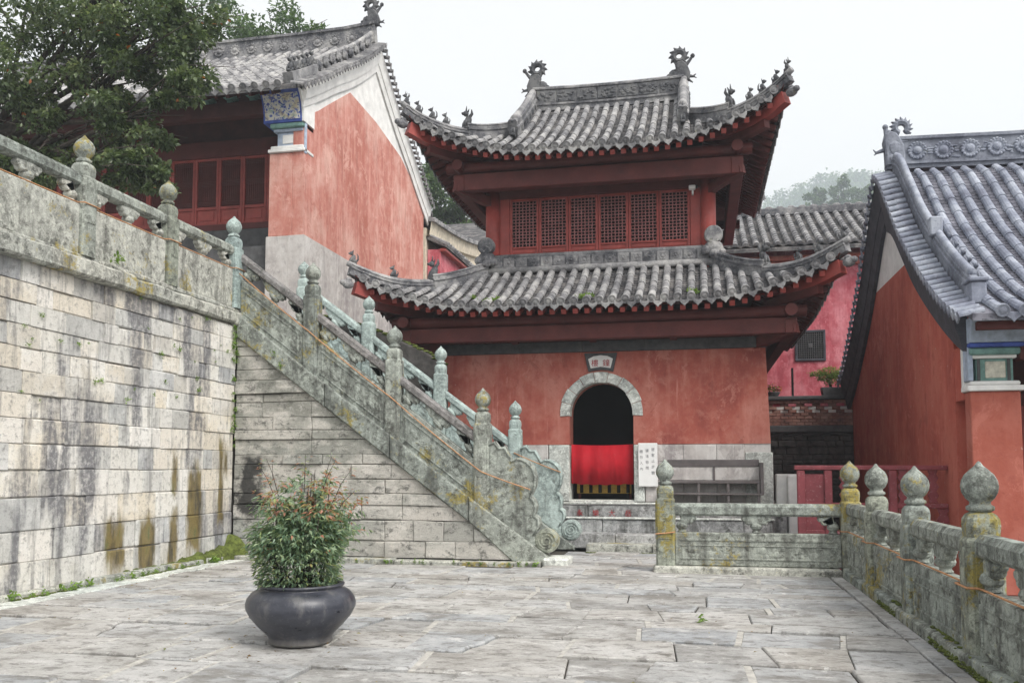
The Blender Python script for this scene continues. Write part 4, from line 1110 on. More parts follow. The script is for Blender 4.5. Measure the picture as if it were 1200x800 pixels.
            build('corner_ornament', MB().blob((0,0,0), (0.13,0.09,0.09)).blob((0.10,0,0.03), (0.08,0.07,0.06)).blob((-0.02,0,0.09),(0.07,0.06,0.05)), M_RIDGE, roof, frame(tip+o*0.10, o, (0,0,1)))
        # hip ridges with their figures
        for sx in (-1, 1):
            h0, h1 = hips; hm = h0 + (h1-h0)*0.42
            o = Vector((sx,-1,0)).normalized()
            path = hip_path(R, h0, hm+0.02, 8, sx, 0.07); build('hip_ridge', MB().sweep(ridge_prof(0.34), path), M_RIDGE, roof)
            path = hip_path(R, hm, h1+0.03, 12, sx, 0.05); build('hip_ridge', MB().sweep(ridge_prof(0.22, 0.85), path), M_RIDGE, roof)
            # round tile capping the lower part
            path = hip_path(R, hm, h1+0.06, 12, sx, 0.165); build('hip_ridge', MB().tube(path, 0.062, 8), M_TILE, roof, smooth=True)
            bo = beast(1.15, 2); p = R.P(0, sx*hm, hm, 0.22); build('roof_figure', bo, M_ORN, roof, frame(p, o, (0,0,1)), True)
            if nm == 'upper_roof': ff = (0.36, 0.58, 0.80, 0.985)
            else: ff = (0.5, 0.985) if sx < 0 else (0.45, 0.7, 0.985)
            for i, f in enumerate(ff):
                d = hm+(h1-hm)*f; p = R.P(0, sx*d, d, 0.215)
                build('roof_figure', beast((0.70,0.72,0.70,0.66)[i], (0,1,0,2)[i]), M_ORN, roof, frame(p, o, (0,0,1)), True)
            for s2 in (1,):    # rear hips
                path = [Vector((p.x, 2*TY-p.y, p.z)) for p in hip_path(R, h0, h1+0.03, 14, sx, 0.05)]; build('hip_ridge', MB().sweep(ridge_prof(0.28), path), M_RIDGE, roof)
        if nm == 'lower_roof':
            # ridge band round the upper storey, with carved panels
            zc = 5.80
            for k in range(4):
                a = RL.out(k); al = RL.along(k); d = 2.42
                def W(u, dd, z): q = Vector((TX,TY,0))+a*dd+al*u; return (q.x, q.y, z)
                build('ridge', MB().tube([W(-2.45, d+0.02, zc-0.03), W(2.45, d+0.02, zc-0.03)], 0.075, 10), M_TILE, roof, smooth=True)
                build('ridge', MB().tube([W(-2.45, d-0.02, zc+0.28), W(2.45, d-0.02, zc+0.28)], 0.055, 8), M_TILE, roof, smooth=True)
                build('ridge', MB().add([W(-2.45,d+0.03,zc), W(2.45,d+0.03,zc), W(2.45,d+0.03,zc+0.27), W(-2.45,d+0.03,zc+0.27), W(-2.45,d-0.1,zc), W(2.45,d-0.1,zc), W(2.45,d-0.1,zc+0.27), W(-2.45,d-0.1,zc+0.27)], [(0,1,2,3),(7,6,5,4),(0,4,5,1),(3,2,6,7),(0,3,7,4),(1,5,6,2)]), M_RIDGE, roof)
                if k == 0:
                    n = 17
                    for i in range(n):
                        u = -2.2+4.4*i/(n-1); m = MB(); m.cbox(-0.12,0.12,-0.02,0.03,0.03,0.24,0.01)
                        rosette(m, (0,-0.02,0.135), 0.06+0.015*(i%2), 'y', 6, 0.02)
                        build('ridge_panel', m, M_TILE if i % 3 else M_RIDGE, roof, T(TX+u, TY-d-0.035, zc))
            for sx in (-1, 1):    # curled ends
                m = MB(); m.lathe([(0.0,-0.09),(0.17,-0.09),(0.19,-0.06),(0.19,0.06),(0.17,0.09),(0.0,0.09)], 20); m.xf(Matrix.Rotation(math.pi/2, 4, 'X')); m.xf(T(0,0,0.40))
                m.lathe([(0.0,-0.02),(0.07,-0.02),(0.05,0.03),(0,0.04)], 12, (0,0,0)); 
                m.blob((0.0,0,0.12), (0.2,0.13,0.18)); m.blob((-0.16,-0.05,0.08), (0.1,0.08,0.1)); m.blob((0.15,-0.05,0.03),(0.1,0.08,0.08)); m.blob((0.02,-0.1,0.0),(0.1,0.06,0.08))
                build('ridge_scroll', m, M_RIDGE, roof, T(TX+sx*2.42, TY-2.48, 5.92), False)
        else:
            # main ridge
            zr = 10.22
            rid = build('ridge', MB().sweep([(-0.11,0.0),(0.11,0.0),(0.11,0.12),(0.14,0.13),(0.14,0.18),(0.08,0.19),(0.08,0.52),(0.12,0.53),(0.12,0.57),(0.06,0.62),(-0.06,0.62),(-0.12,0.57),(-0.12,0.53),(-0.08,0.52),(-0.08,0.19),(-0.14,0.18),(-0.14,0.13),(-0.11,0.12)], [(TX-1.85, TY, zr+0.03),(TX-0.9, TY, zr-0.0),(TX, TY, zr-0.01),(TX+0.9, TY, zr),(TX+1.85, TY, zr+0.03)]), M_RIDGE, roof)
            for i in range(7):
                m = MB(); m.cbox(-0.23,0.23,-0.012,0.02,0,0.3,0.01)
                rr = random.Random(i)
                for _ in range(14): m.blob((rr.uniform(-0.18,0.18), -0.015, rr.uniform(0.05,0.25)), (rr.uniform(.03,.06), 0.022, rr.uniform(.02,.045)), 6, 4)
                build('ridge_panel', m, M_ORN, roof, T(TX-1.5+i*0.5, TY-0.095, zr+0.21))
            for sx in (-1, 1):
                build('dragon_finial', chiwen(0.93), M_ORN, roof, T(TX+sx*1.78, TY, zr+0.60) @ (RZ(0) if sx > 0 else Matrix.Diagonal((-1,1,1,1))), False)
                # vertical ridges down the gable edge, front and back
                for sy in (-1, 1):
                    ds = [0.02+2.36*i/12 for i in range(13)]
                    path = [Vector((TX+sx*1.83, TY+sy*d, up_g(d)+0.06)) for d in ds]
                    build('gable_ridge', MB().sweep(ridge_prof(0.50, 1.1), path), M_RIDGE, roof)
                    path = [Vector((TX+sx*1.83, TY+sy*d, up_g(d)+0.50)) for d in ds]
                    build('gable_ridge', MB().tube(path, 0.085, 10), M_TILE, roof, smooth=True)
                    if sy < 0:
                        m = beast(1.05, 2); build('roof_figure', m, M_ORN, roof, T(TX+sx*1.83, TY-2.44, up_g(2.4)+0.12) @ RZ(-math.pi/2), True)
                        for i in range(6):
                            d = 0.35+i*0.33; q = MB(); q.blob((0,0,0), (0.05,0.03,0.09), 6, 5)
                            build('relief', q, M_ORN, roof, T(TX+sx*1.83-0.105, TY-d, up_g(d)+0.23)); build('relief', q, M_ORN, roof, T(TX+sx*1.83+0.105, TY-d, up_g(d)+0.23))
                gm = MB(); pts = [(TY-1.9, up_g(1.9)-0.2)] + [(TY-d, up_g(d)-0.03) for d in (1.8,1.2,0.6,0.0)] + [(TY+d, up_g(d)-0.03) for d in (0.6,1.2,1.8)] + [(TY+1.9, up_g(1.9)-0.2)]
                gm.prism(pts, 'yz', TX+sx*1.70, TX+sx*1.80, 0.0); build('gable_board', gm, M_WOOD, roof)
    return tw

def text(name, s, loc, size, mat, par, extrude=0.003, rz=0.0):
    cu = bpy.data.curves.new(name, 'FONT'); cu.body = s; cu.size = size; cu.extrude = extrude
    o = bpy.data.objects.new(name, cu); C.objects.link(o)
    dg = bpy.context.evaluated_depsgraph_get(); me = bpy.data.meshes.new_from_object(o.evaluated_get(dg)); 
    bpy.data.objects.remove(o); bpy.data.curves.remove(cu)
    me.materials.clear(); me.materials.append(mat)
    return put(name, me, par, T(*loc) @ RZ(rz) @ Matrix.Rotation(math.pi/2, 4, 'X'))
tower()

# ------------------------------------------------------------------ tower steps and the things about its door
def tower_front():
    st = thing('stone_steps', (-0.6, 17, 0), 'low broad stone steps leading up to the arched tower door', 'steps')
    r = random.Random(8)
    rows = ((16.08, 16.50, 0.15), (16.50, 16.92, 0.30), (16.92, 17.38, 0.53), (17.38, 18.05, 0.79))
    for k, (a, b, z) in enumerate(rows):
        x = (-2.02, -2.9, -2.9, -3.6)[k]
        xe = 1.3
        while x < xe-0.1:
            L = min(r.uniform(1.0, 1.8), xe-x)
            build('step', MB().cbox(x+0.004, x+L-0.004, a+r.uniform(-.02,.02), b+0.25, -0.25 if k == 0 else rows[k-1][2]-0.12, z+r.uniform(-.01,.01), 0.018), M_STEP if k else M_CAP, st); x += L
        if k in (2, 3): build('nosing', MB().cbox(-2.9 if k < 3 else -3.6, xe+0.02, a-0.03, a+0.2, z+0.012, z+0.045, 0.012), M_LIGHTSTONE, st)
    build('platform', MB().box(-5.7, 1.62, 18.02, 25, -0.25, 0.78), M_STEP, st)
    for k, ch in enumerate('長生不老'):
        text('step_lettering', '永樂大岳太'[k], (-2.35+k*0.31, 17.355, 0.585), 0.13, M_REDINK, st)
    text('step_lettering', '山', (-0.62, 17.355, 0.585), 0.13, M_REDINK, st)
    c = MB(); n = 24
    for i in range(n+1):
        x = -2.55+1.25*i/n; yy = 18.12+0.020*math.sin(i*1.1)+0.010*math.sin(i*2.7); sag = 0.022*math.sin(math.pi*i/n)
        c.v += [(x, yy*1.0, 1.975-sag), (x, yy+0.03*math.sin(i*0.9), 1.18+0.010*math.sin(i*1.3)-sag), (x, yy+0.012, 1.975-sag), (x, yy+0.012+0.03*math.sin(i*.9), 1.18+0.010*math.sin(i*1.3)-sag)]
    for i in range(n):
        o = i*4; c.f += [(o,o+1,o+5,o+4),(o+2,o+6,o+7,o+3),(o,o+4,o+6,o+2),(o+1,o+3,o+7,o+5)]
    tag(build('door_cloth', c, M_CLOTH, smooth=True), 'plain red cloth stretched across the arched tower doorway', 'cloth')
    al = thing('altar_table', (-1.92, 18.6, 0.85), 'low gold-draped table half hidden below the red door cloth', 'table')
    build('table_top', MB().cbox(-2.5,-1.35,18.45,19.0,1.20,1.25,0.01), M_WOOD, al); build('drape', MB().box(-2.48,-1.37,18.44,18.46,0.98,1.20), M_YEL, al)
    for i in range(6): build('tassel', MB().cbox(-2.42+i*0.19,-2.35+i*0.19,18.425,18.438,0.99,1.19,0.004), M_DARK, al)
    for sx in (-2.46,-1.42): build('leg', MB().cbox(sx,sx+0.05,18.5,18.55,0.83,1.2,0.006), M_WOOD, al)
    s = thing('notice_board', (-1.0, 17.93, 1.12), 'upright white notice board with black brush writing beside the arch', 'sign')
    build('board', MB().cbox(-1.19, -0.81, 17.885, 17.925, 1.13, 1.99, 0.012), M_SIGN, s)
    for col, tx in enumerate(('遊客止步請', '道法自然', '請勿入內')):
        for k, ch in enumerate(tx): text('board_lettering', ch, (-0.93-col*0.115, 17.882, 1.84-k*0.115-0.02*col), 0.068, M_FADED, s, 0.002)
    b = thing('wooden_bench', (0.4, 17.6, 0.8), 'weathered grey slatted wooden bench along the tower wall', 'bench')
    x0, x1 = -0.62, 1.12
    build('back_rail', MB().cbox(x0, x1, 17.86, 17.92, 1.52, 1.66, 0.01), M_GREYWOOD, b)
    build('back_board', MB().cbox(x0, x1, 17.875, 17.90, 1.26, 1.52, 0.006), M_GREYBASE, b)
    build('back_rail', MB().cbox(x0, x1+0.05, 17.60, 17.93, 1.20, 1.255, 0.01), M_GREYWOOD, b)
    build('seat', MB().cbox(x0, x1+0.03, 17.52, 17.92, 0.985, 1.02, 0.008), M_GREYWOOD, b)
    for xx in (x0, -0.05, 0.5, x1-0.06): build('leg', MB().cbox(xx, xx+0.055, 17.54, 17.60, 0.80, 0.985, 0.006), M_GREYWOOD, b); build('slat', MB().cbox(xx, xx+0.05, 17.58, 17.62, 1.02, 1.20, 0.006), M_GREYWOOD, b)
    build('slat', MB().cbox(0.25, 0.29, 17.85, 17.875, 1.255, 1.52, 0.005), M_GREYWOOD, b)
    build('end_board', MB().cbox(x1, x1+0.06, 17.55, 17.92, 0.985, 1.60, 0.008), M_GREYWOOD, b)
    cam_t = thing('security_camera', (-0.07, 18.8, 7.3), 'small white security camera under the upper eave at the tower corner', 'camera')
    build('body', MB().cbox(-0.14,0.0,18.72,18.86,7.31,7.39,0.015), M_SIGN, cam_t); build('lens', MB().lathe([(0,0),(0.035,0),(0.035,0.04),(0,0.045)],12), M_INK, cam_t, T(0.0,18.75,7.35) @ Matrix.Rotation(math.pi/2,4,'Y'))
    build('mount', MB().cbox(-0.08,-0.04,18.80,18.93,7.22,7.31,0.006), M_SIGN, cam_t)
    wl = thing('mossy_wall', (-6.4, 17.2, 0), 'low mossy stone wall between the staircase and the tower', 'wall')
    build('wall_body', MB().prism([(-7.9,-0.2),(-4.95,-0.2),(-4.95,3.55),(-5.3,3.80),(-6.0,4.12),(-6.7,4.40),(-7.9,4.7)], 'xz', 16.95, 17.35, 0.03), M_DARKSTONE, wl)
    m = MB(); rr = random.Random(2)
    for i in range(90):
        x = rr.uniform(-7.8,-4.98); z = interp(x, [(-7.9,4.7),(-6.7,4.40),(-6.0,4.12),(-5.3,3.80),(-4.95,3.55)])
        m.blob((x, rr.uniform(16.97,17.3), z), (rr.uniform(.04,.12), rr.uniform(.05,.1), rr.uniform(.02,.05)), 6, 4)
    build('moss', m, M_MOSS, wl, kind='stuff')
tower_front()

# ------------------------------------------------------------------ halls with plastered gables
def gable_poly(ya, yb, yc, f, off, zlo, n=24, ztop=None):
    top = []
    for i in range(n+1):
        y = ya+(yb-ya)*i/n; z = f(abs(y-yc))+off
        if ztop is not None: z = min(z, ztop)
        top.append((y, z))
    return [(ya, zlo)] + top + [(yb, zlo)]
def verge(par, xg, sgn, yc, f, dmax, cmat, tmat, rmat, corn=((0.10,0.45,0.12),), sp=0.21, dback=None, ridge_to=None, cfront=5.0, cgrow=0.25):
    """cornice, verge tiles and verge ridge along one gable edge; sgn = direction the gable faces along X"""
    dback = dback or dmax
    ds = [(-dmax + (dmax+dback)*i/48) for i in range(49)]
    for (o1, o2, pr) in corn:
        for half in (-1, 1):
            m = MB(); dd = [half*(cfront if half < 0 else dback)*i/26 for i in range(27)]
            for i in range(26):
                q = []
                for d in (dd[i], dd[i+1]):
                    z = f(abs(d)); k_ = 1+(cgrow if half < 0 else min(cgrow, 0.25))*max(0.0, 1-abs(d)/5.0); q += [(xg, yc+d, z-o1*k_), (xg+sgn*pr, yc+d, z-o1*k_), (xg+sgn*pr*0.6, yc+d, z-o2*k_), (xg, yc+d, z-o2*k_)]
                fs = [(0,1,5,4),(1,2,6,5),(2,3,7,6)] + ([(0,1,2,3)] if i == 0 else []) + ([(4,5,6,7)] if i == 25 else [])
                m.add(q, fs)
            build('verge_cornice', m, cmat, par)
    ct = cover_tile_mesh('verge_tile', tmat, 0.062); et = None
    # equal arc steps
    acc = 0.0; nxt = 0.05; prev = None
    i = 0; N = 900
    for i in range(N+1):
        d = -dmax + (dmax+dback)*i/N; p = Vector((0, yc+d, f(abs(d))))
        if prev is not None: acc += (p-prev).length
        if acc >= nxt and prev is not None:
            tan = (p-prev).normalized(); nrm = Vector((1,0,0)).cross(tan); nrm = nrm if nrm.z > 0 else -nrm
            o = Vector((xg - sgn*0.02, p.y, p.z)) + nrm*0.0
            put('verge_tile', ct, par, frame(o, Vector((sgn,0,-0.22)), nrm) @ Matrix.Diagonal((0.34,1,1,1)))
            put('verge_drip', VD[tmat.name], par, frame(o + Vector((sgn*0.30,0,-0.07)) + tan*sp*0.5, Vector((sgn,0,-0.15)), nrm))
            nxt += sp
        prev = p
    rt = ridge_to or dmax
    path = [Vector((xg-sgn*0.12, yc-rt*(1-i/30), f(rt*(1-i/30))+0.06)) for i in range(31)]
    build('verge_ridge', MB().sweep(ridge_prof(0.34, 0.72), path), rmat, par)
    path = [p+Vector((0,0,0.30)) for p in path]; build('verge_ridge', MB().tube(path, 0.062, 10), tmat, par, smooth=True)
    path = [Vector((xg-sgn*0.12, yc+dback*(1-i/30), f(dback*(1-i/30))+0.06)) for i in range(31)]
    build('verge_ridge', MB().sweep(ridge_prof(0.36, 1.0), path), rmat, par)
VD = {}
for mm in (M_TILE, M_TILE_R, M_DARKCORN): VD[mm.name] = drip_tile_mesh(mm, 0.085, 0.12)

def slope_tiles(par, x0, x1, yc, f, D, sp, L, tmat, pmat, objs, sgn=-1, r=0.085, eave_from=None, drip=True, dstart=0.15):
    """one straight slope (sgn -1 = towards the camera)"""
    ct = cover_tile_mesh('cover_tile', tmat, r); et = eave_tile_mesh(tmat, r*1.12); dt_ = drip_tile_mesh(tmat, sp*0.42, 0.14)
    n = int((x1-x0)/sp); xs = [x0+i*sp for i in range(n+1)]
    pans = MB(); rest = MB()
    ds = [dstart+(D-dstart)*i/40 for i in range(41)]
    pr = [Vector((0, yc+sgn*d, f(d))) for d in ds]; acc = [0.0]
    for i in range(40): acc.append(acc[-1]+(pr[i+1]-pr[i]).length)
    cnt = max(1, round(acc[-1]/L)); pts = []
    for j in range(cnt+1):
        a = acc[-1]*j/cnt; i = 0
        while i < 39 and acc[i+1] < a: i += 1
        pts.append(pr[i].lerp(pr[i+1], (a-acc[i])/(acc[i+1]-acc[i])))
    for xi, x in enumerate(xs):
        for a, b in zip(pts, pts[1:]):
            v = b-a; nrm = Vector((1,0,0)).cross(v); nrm = nrm if nrm.z > 0 else -nrm
            M = frame(a+Vector((x,0,0))+nrm.normalized()*RND.uniform(-.003,.004), v, nrm) @ Matrix.Diagonal((v.length*1.02,1,1,1))
            if objs: put('cover_tile', ct, par, M)
            else: rest.add([M @ q.co for q in ct.vertices], [tuple(p.vertices) for p in ct.polygons])
        v = pts[-1]-pts[-2]; nrm = Vector((1,0,0)).cross(v); nrm = nrm if nrm.z > 0 else -nrm
        if drip: put('eave_tile', et, par, frame(pts[-1]+Vector((x,0,0))+nrm.normalized()*0.02, v, nrm))
        if xi+1 < len(xs):
            pan_mesh([p+Vector((x,0,0)) for p in pr], [p+Vector((x+sp,0,0)) for p in pr], pans, 0.12)
            if drip: put('drip_tile', dt_, par, frame(pr[-1]+Vector((x+sp/2,0,0)), Vector((0,sgn,-0.12)), (0,0,1)))
    build('pan_tiles', pans, pmat, par, kind='stuff')
    if rest.v: build('tile_rows', rest, tmat, par, kind='stuff')

def right_hall():
    h = thing('temple_hall', (6.5, 14, 0), 'red gabled hall with blue-grey tiled roof and rosette ridge beside the courtyard', 'hall', 'gabled temple halls')
    yc = 18.95
    tab = [(0,7.46),(0.5,7.20),(1.2,6.58),(2.17,5.72),(3.58,4.74),(4.77,4.05),(5.8,3.62),(6.2,3.5)]
    f = lambda d: catmull(d, tab)
    xg = 3.83; x1 = 11.0
    yb = 24.0
    w = MB(); pl = gable_poly(14.72, yb, yc, f, -0.40, -0.3, 30, 5.31); w.prism(pl, 'yz', xg, xg+0.4)
    w.box(xg+0.003, xg+0.4, 14.23, 14.715, 2.50, 3.3); w.box(xg+0.22, xg+0.4, 14.225, 14.71, -0.3, 2.495)
    build('gable_wall', w, M_RED_R, h)
    wp = [(16.6,5.313)] + [(y, min(f(abs(y-yc))-0.30, 7.1)) for y in [17.3+3.3*i/14 for i in range(15)]] + [(21.3,5.313)]
    wp = [p for p in wp if p[1] >= 5.312]
    build('gable_plaster', MB().prism(wp, 'yz', xg+0.004, xg+0.39), M_WHITE, h)
    # pilaster with painted corbel
    build('pilaster', MB().cbox(xg, 4.50, 13.95, 14.22, -0.3, 2.60, 0.015), M_RED_RP, h)
    c = thing_part = build('corbel', MB().cbox(xg-0.04, 4.54, 13.90, 14.25, 2.60, 2.68, 0.012).cbox(xg-0.0, 4.50, 13.93, 14.25, 2.68, 2.745, 0.02), M_WHITE, h)
    build('painted_block', MB().cbox(xg+0.10, 4.42, 13.98, 14.25, 2.745, 3.07, 0.008), M_TEAL, c)
    build('painted_panel', MB().cbox(xg+0.22, 4.32, 13.965, 14.0, 2.79, 3.03, 0.01), M_PALEPAINT, c)
    for xx in (xg+0.13, 4.36): build('corbel_post', MB().tube([(xx,13.965,2.75),(xx,13.965,3.06)], 0.022, 8), M_BAND, c)
    build('moulding', MB().cbox(xg+0.04, 4.46, 13.93, 14.25, 3.07, 3.12, 0.01), M_WHITE, c)
    build('moulding', MB().cbox(xg+0.0, 4.50, 13.88, 14.25, 3.12, 3.22, 0.02), M_TEAL, c)
    build('moulding', MB().cbox(xg-0.02, 4.53, 13.82, 14.25, 3.225, 3.285, 0.012), M_BLUE, c)
    m = MB().prism([(13.80,3.29),(14.25,3.29),(14.25,3.64),(13.62,3.64)], 'yz', xg-0.02, 4.56); build('painted_panel', m, M_PALEBLUE, c)
    m = MB().prism([(13.785,3.33),(13.80,3.33),(13.655,3.60),(13.64,3.60)], 'yz', xg+0.1, 4.44); build('painted_panel', m, M_PALEPAINT, c)
    m = MB().prism([(xg-0.03, 0)], 'xz', 0, 0) if False else None
    # painted return on the gable side
    build('side_panel', MB().cbox(xg-0.022, xg+0.05, 13.93, 14.22, 2.75, 3.25, 0.01), M_PALEBLUE, c)
    build('side_panel', MB().cbox(xg-0.03, xg+0.05, 14.16, 14.26, 2.60, 3.30, 0.01), M_WHITE, c)
    # porch: back wall, beam, column
    build('porch_wall', MB().box(4.5, x1, 15.9, 16.2, -0.3, 4.2), M_WOODD, h)
    for i in range(4):
        d = build('door_leaf', MB().cbox(4.75+i*0.75, 5.45+i*0.75, 15.82, 15.89, -0.2, 2.7, 0.012), M_WOOD, h)
        build('door_panel', MB().cbox(4.83+i*0.75, 5.37+i*0.75, 15.80, 15.83, 0.9, 2.5, 0.012), M_WOODB, d)
    build('eave_beam', MB().cbox(4.5, x1, 13.95, 14.2, 3.05, 3.40, 0.02), M_WOOD, h)
    build('eave_beam', MB().cbox(xg-0.05, x1, 13.32, 13.42, 3.40, 3.52, 0.01), M_WOOD, h)
    build('rear_wall', MB().box(xg+0.4, x1, yb-0.4, yb, -0.3, 4.3), M_RED_R, h)
    bed = MB()
    for s in (-1, 1):
        dd = [5.8*i/24 for i in range(25)]
        for a, b in zip(dd, dd[1:]):
            q = [(xg-0.15,yc+s*a,f(a)-0.02),(x1,yc+s*a,f(a)-0.02),(x1,yc+s*b,f(b)-0.02),(xg-0.15,yc+s*b,f(b)-0.02)]; q2 = [(x,y,z-0.10) for x,y,z in q]
            bed.add(q+q2, [(0,1,2,3),(7,6,5,4),(0,3,7,4),(2,3,7,6)])
    roof = build('roof', bed, M_PAN_R, h)
    slope_tiles(roof, xg+0.22, 8.3, yc, f, 5.8, 0.285, 0.53, M_TILE_R, M_PAN_R, True, r=0.082)
    verge(roof, xg, -1, yc, f, 5.75, M_DARKCORN, M_TILE_R, M_RIDGE_R, ((0.10,0.50,0.24),(0.503,0.76,0.13)), 0.22, 5.4, 4.9, 5.0, 0.6)
    # ridge
    zr = 7.44
    ridge = build('ridge', MB().sweep([(-0.13,0),(0.13,0),(0.13,0.07),(0.17,0.08),(0.17,0.13),(0.09,0.15),(0.09,0.58),(0.13,0.60),(0.13,0.66),(-0.13,0.66),(-0.13,0.60),(-0.09,0.58),(-0.09,0.15),(-0.17,0.13),(-0.17,0.08),(-0.13,0.07)], [(xg-0.05,yc,zr+0.05),(6.0,yc,zr),(x1,yc,zr)]), M_RIDGE_R, roof)
    for i in range(9):
        m = MB(); rosette(m, (0,0,0), 0.165, 'y', 16, 0.045); build('rosette', m, M_TILE_R, roof, T(4.36+i*0.49, yc-0.09, zr+0.38+(0.02 if i == 0 else 0)))
        m = MB(); rr = random.Random(i)
        for _ in range(4): m.blob((rr.uniform(-.05,.05), -0.008, rr.uniform(-.13,.13)), (rr.uniform(.03,.07), .02, rr.uniform(.015,.03)), 6, 4)
        build('leaf_relief', m, M_TILE_R, roof, T(4.605+i*0.49, yc-0.09, zr+0.36))
    m = MB(); body = [(-0.05,-0.5),(0.33,-0.5),(0.30,-0.1),(0.22,0.08),(0.16,0.16),(0.08,0.2),(-0.05,0.16),(-0.09,0.0),(-0.06,-0.2)]
    m.prism([(a,b) for a,b in body], 'xz', -0.11, 0.11, 0.03)
    spiky_ring(m, (0.27,0,0.28), 0.065, 0.17, 12, 0.07, -0.9, 4.4); m.blob((0.02,0,0.17),(0.08,0.08,0.09)); m.tube([(0.0,0,0.14),(-0.03,0,0.30)],[0.06,0.04],8); m.blob((-0.03,0,0.32),0.058)
    m.tube([(-0.05,0,-0.15),(-0.22,0,-0.2),(-0.27,0,-0.13)],[0.05,0.03,0.01],6); m.tube([(-0.2,0,-0.2),(-0.26,0,-0.25)],[0.025,0.008],5); m.tube([(0.24,0,0.02),(0.40,0,0.0),(0.44,0,0.05)],[0.08,0.05,0.02],6)
    m.blob((0.12,-0.1,-0.15),(0.12,0.05,0.14)); m.blob((0.10,-0.1,-0.36),(0.1,0.05,0.08))
    build('dragon_finial', m, M_RIDGE_R, roof, T(xg-0.02, yc-0.05, zr+0.62))
    # figures and end pier of the verge ridge
    for i, d in enumerate((4.55, 4.25, 3.95, 3.6, 3.25)):
        b = beast(0.75, (0,1,0,1,2)[i]); build('roof_figure', b, M_RIDGE_R, roof, T(xg+0.26, yc-d, f(d)+0.15) @ RZ(-math.pi/2), True)
    build('verge_pier', MB().cbox(xg+0.0, xg+0.22, yc-5.2, yc-4.88, f(5.0)-0.1, f(5.0)+0.22, 0.02).cbox(xg-0.03, xg+0.25, yc-5.23, yc-4.85, f(5.0)+0.223, f(5.0)+0.28, 0.015), M_TILE_R, roof)
    build('verge_pier', MB().cbox(xg-0.02, xg+0.18, yc-3.18, yc-3.0, f(3.1)+0.3, f(3.1)+0.62, 0.02), M_TILE_R, roof)
right_hall()

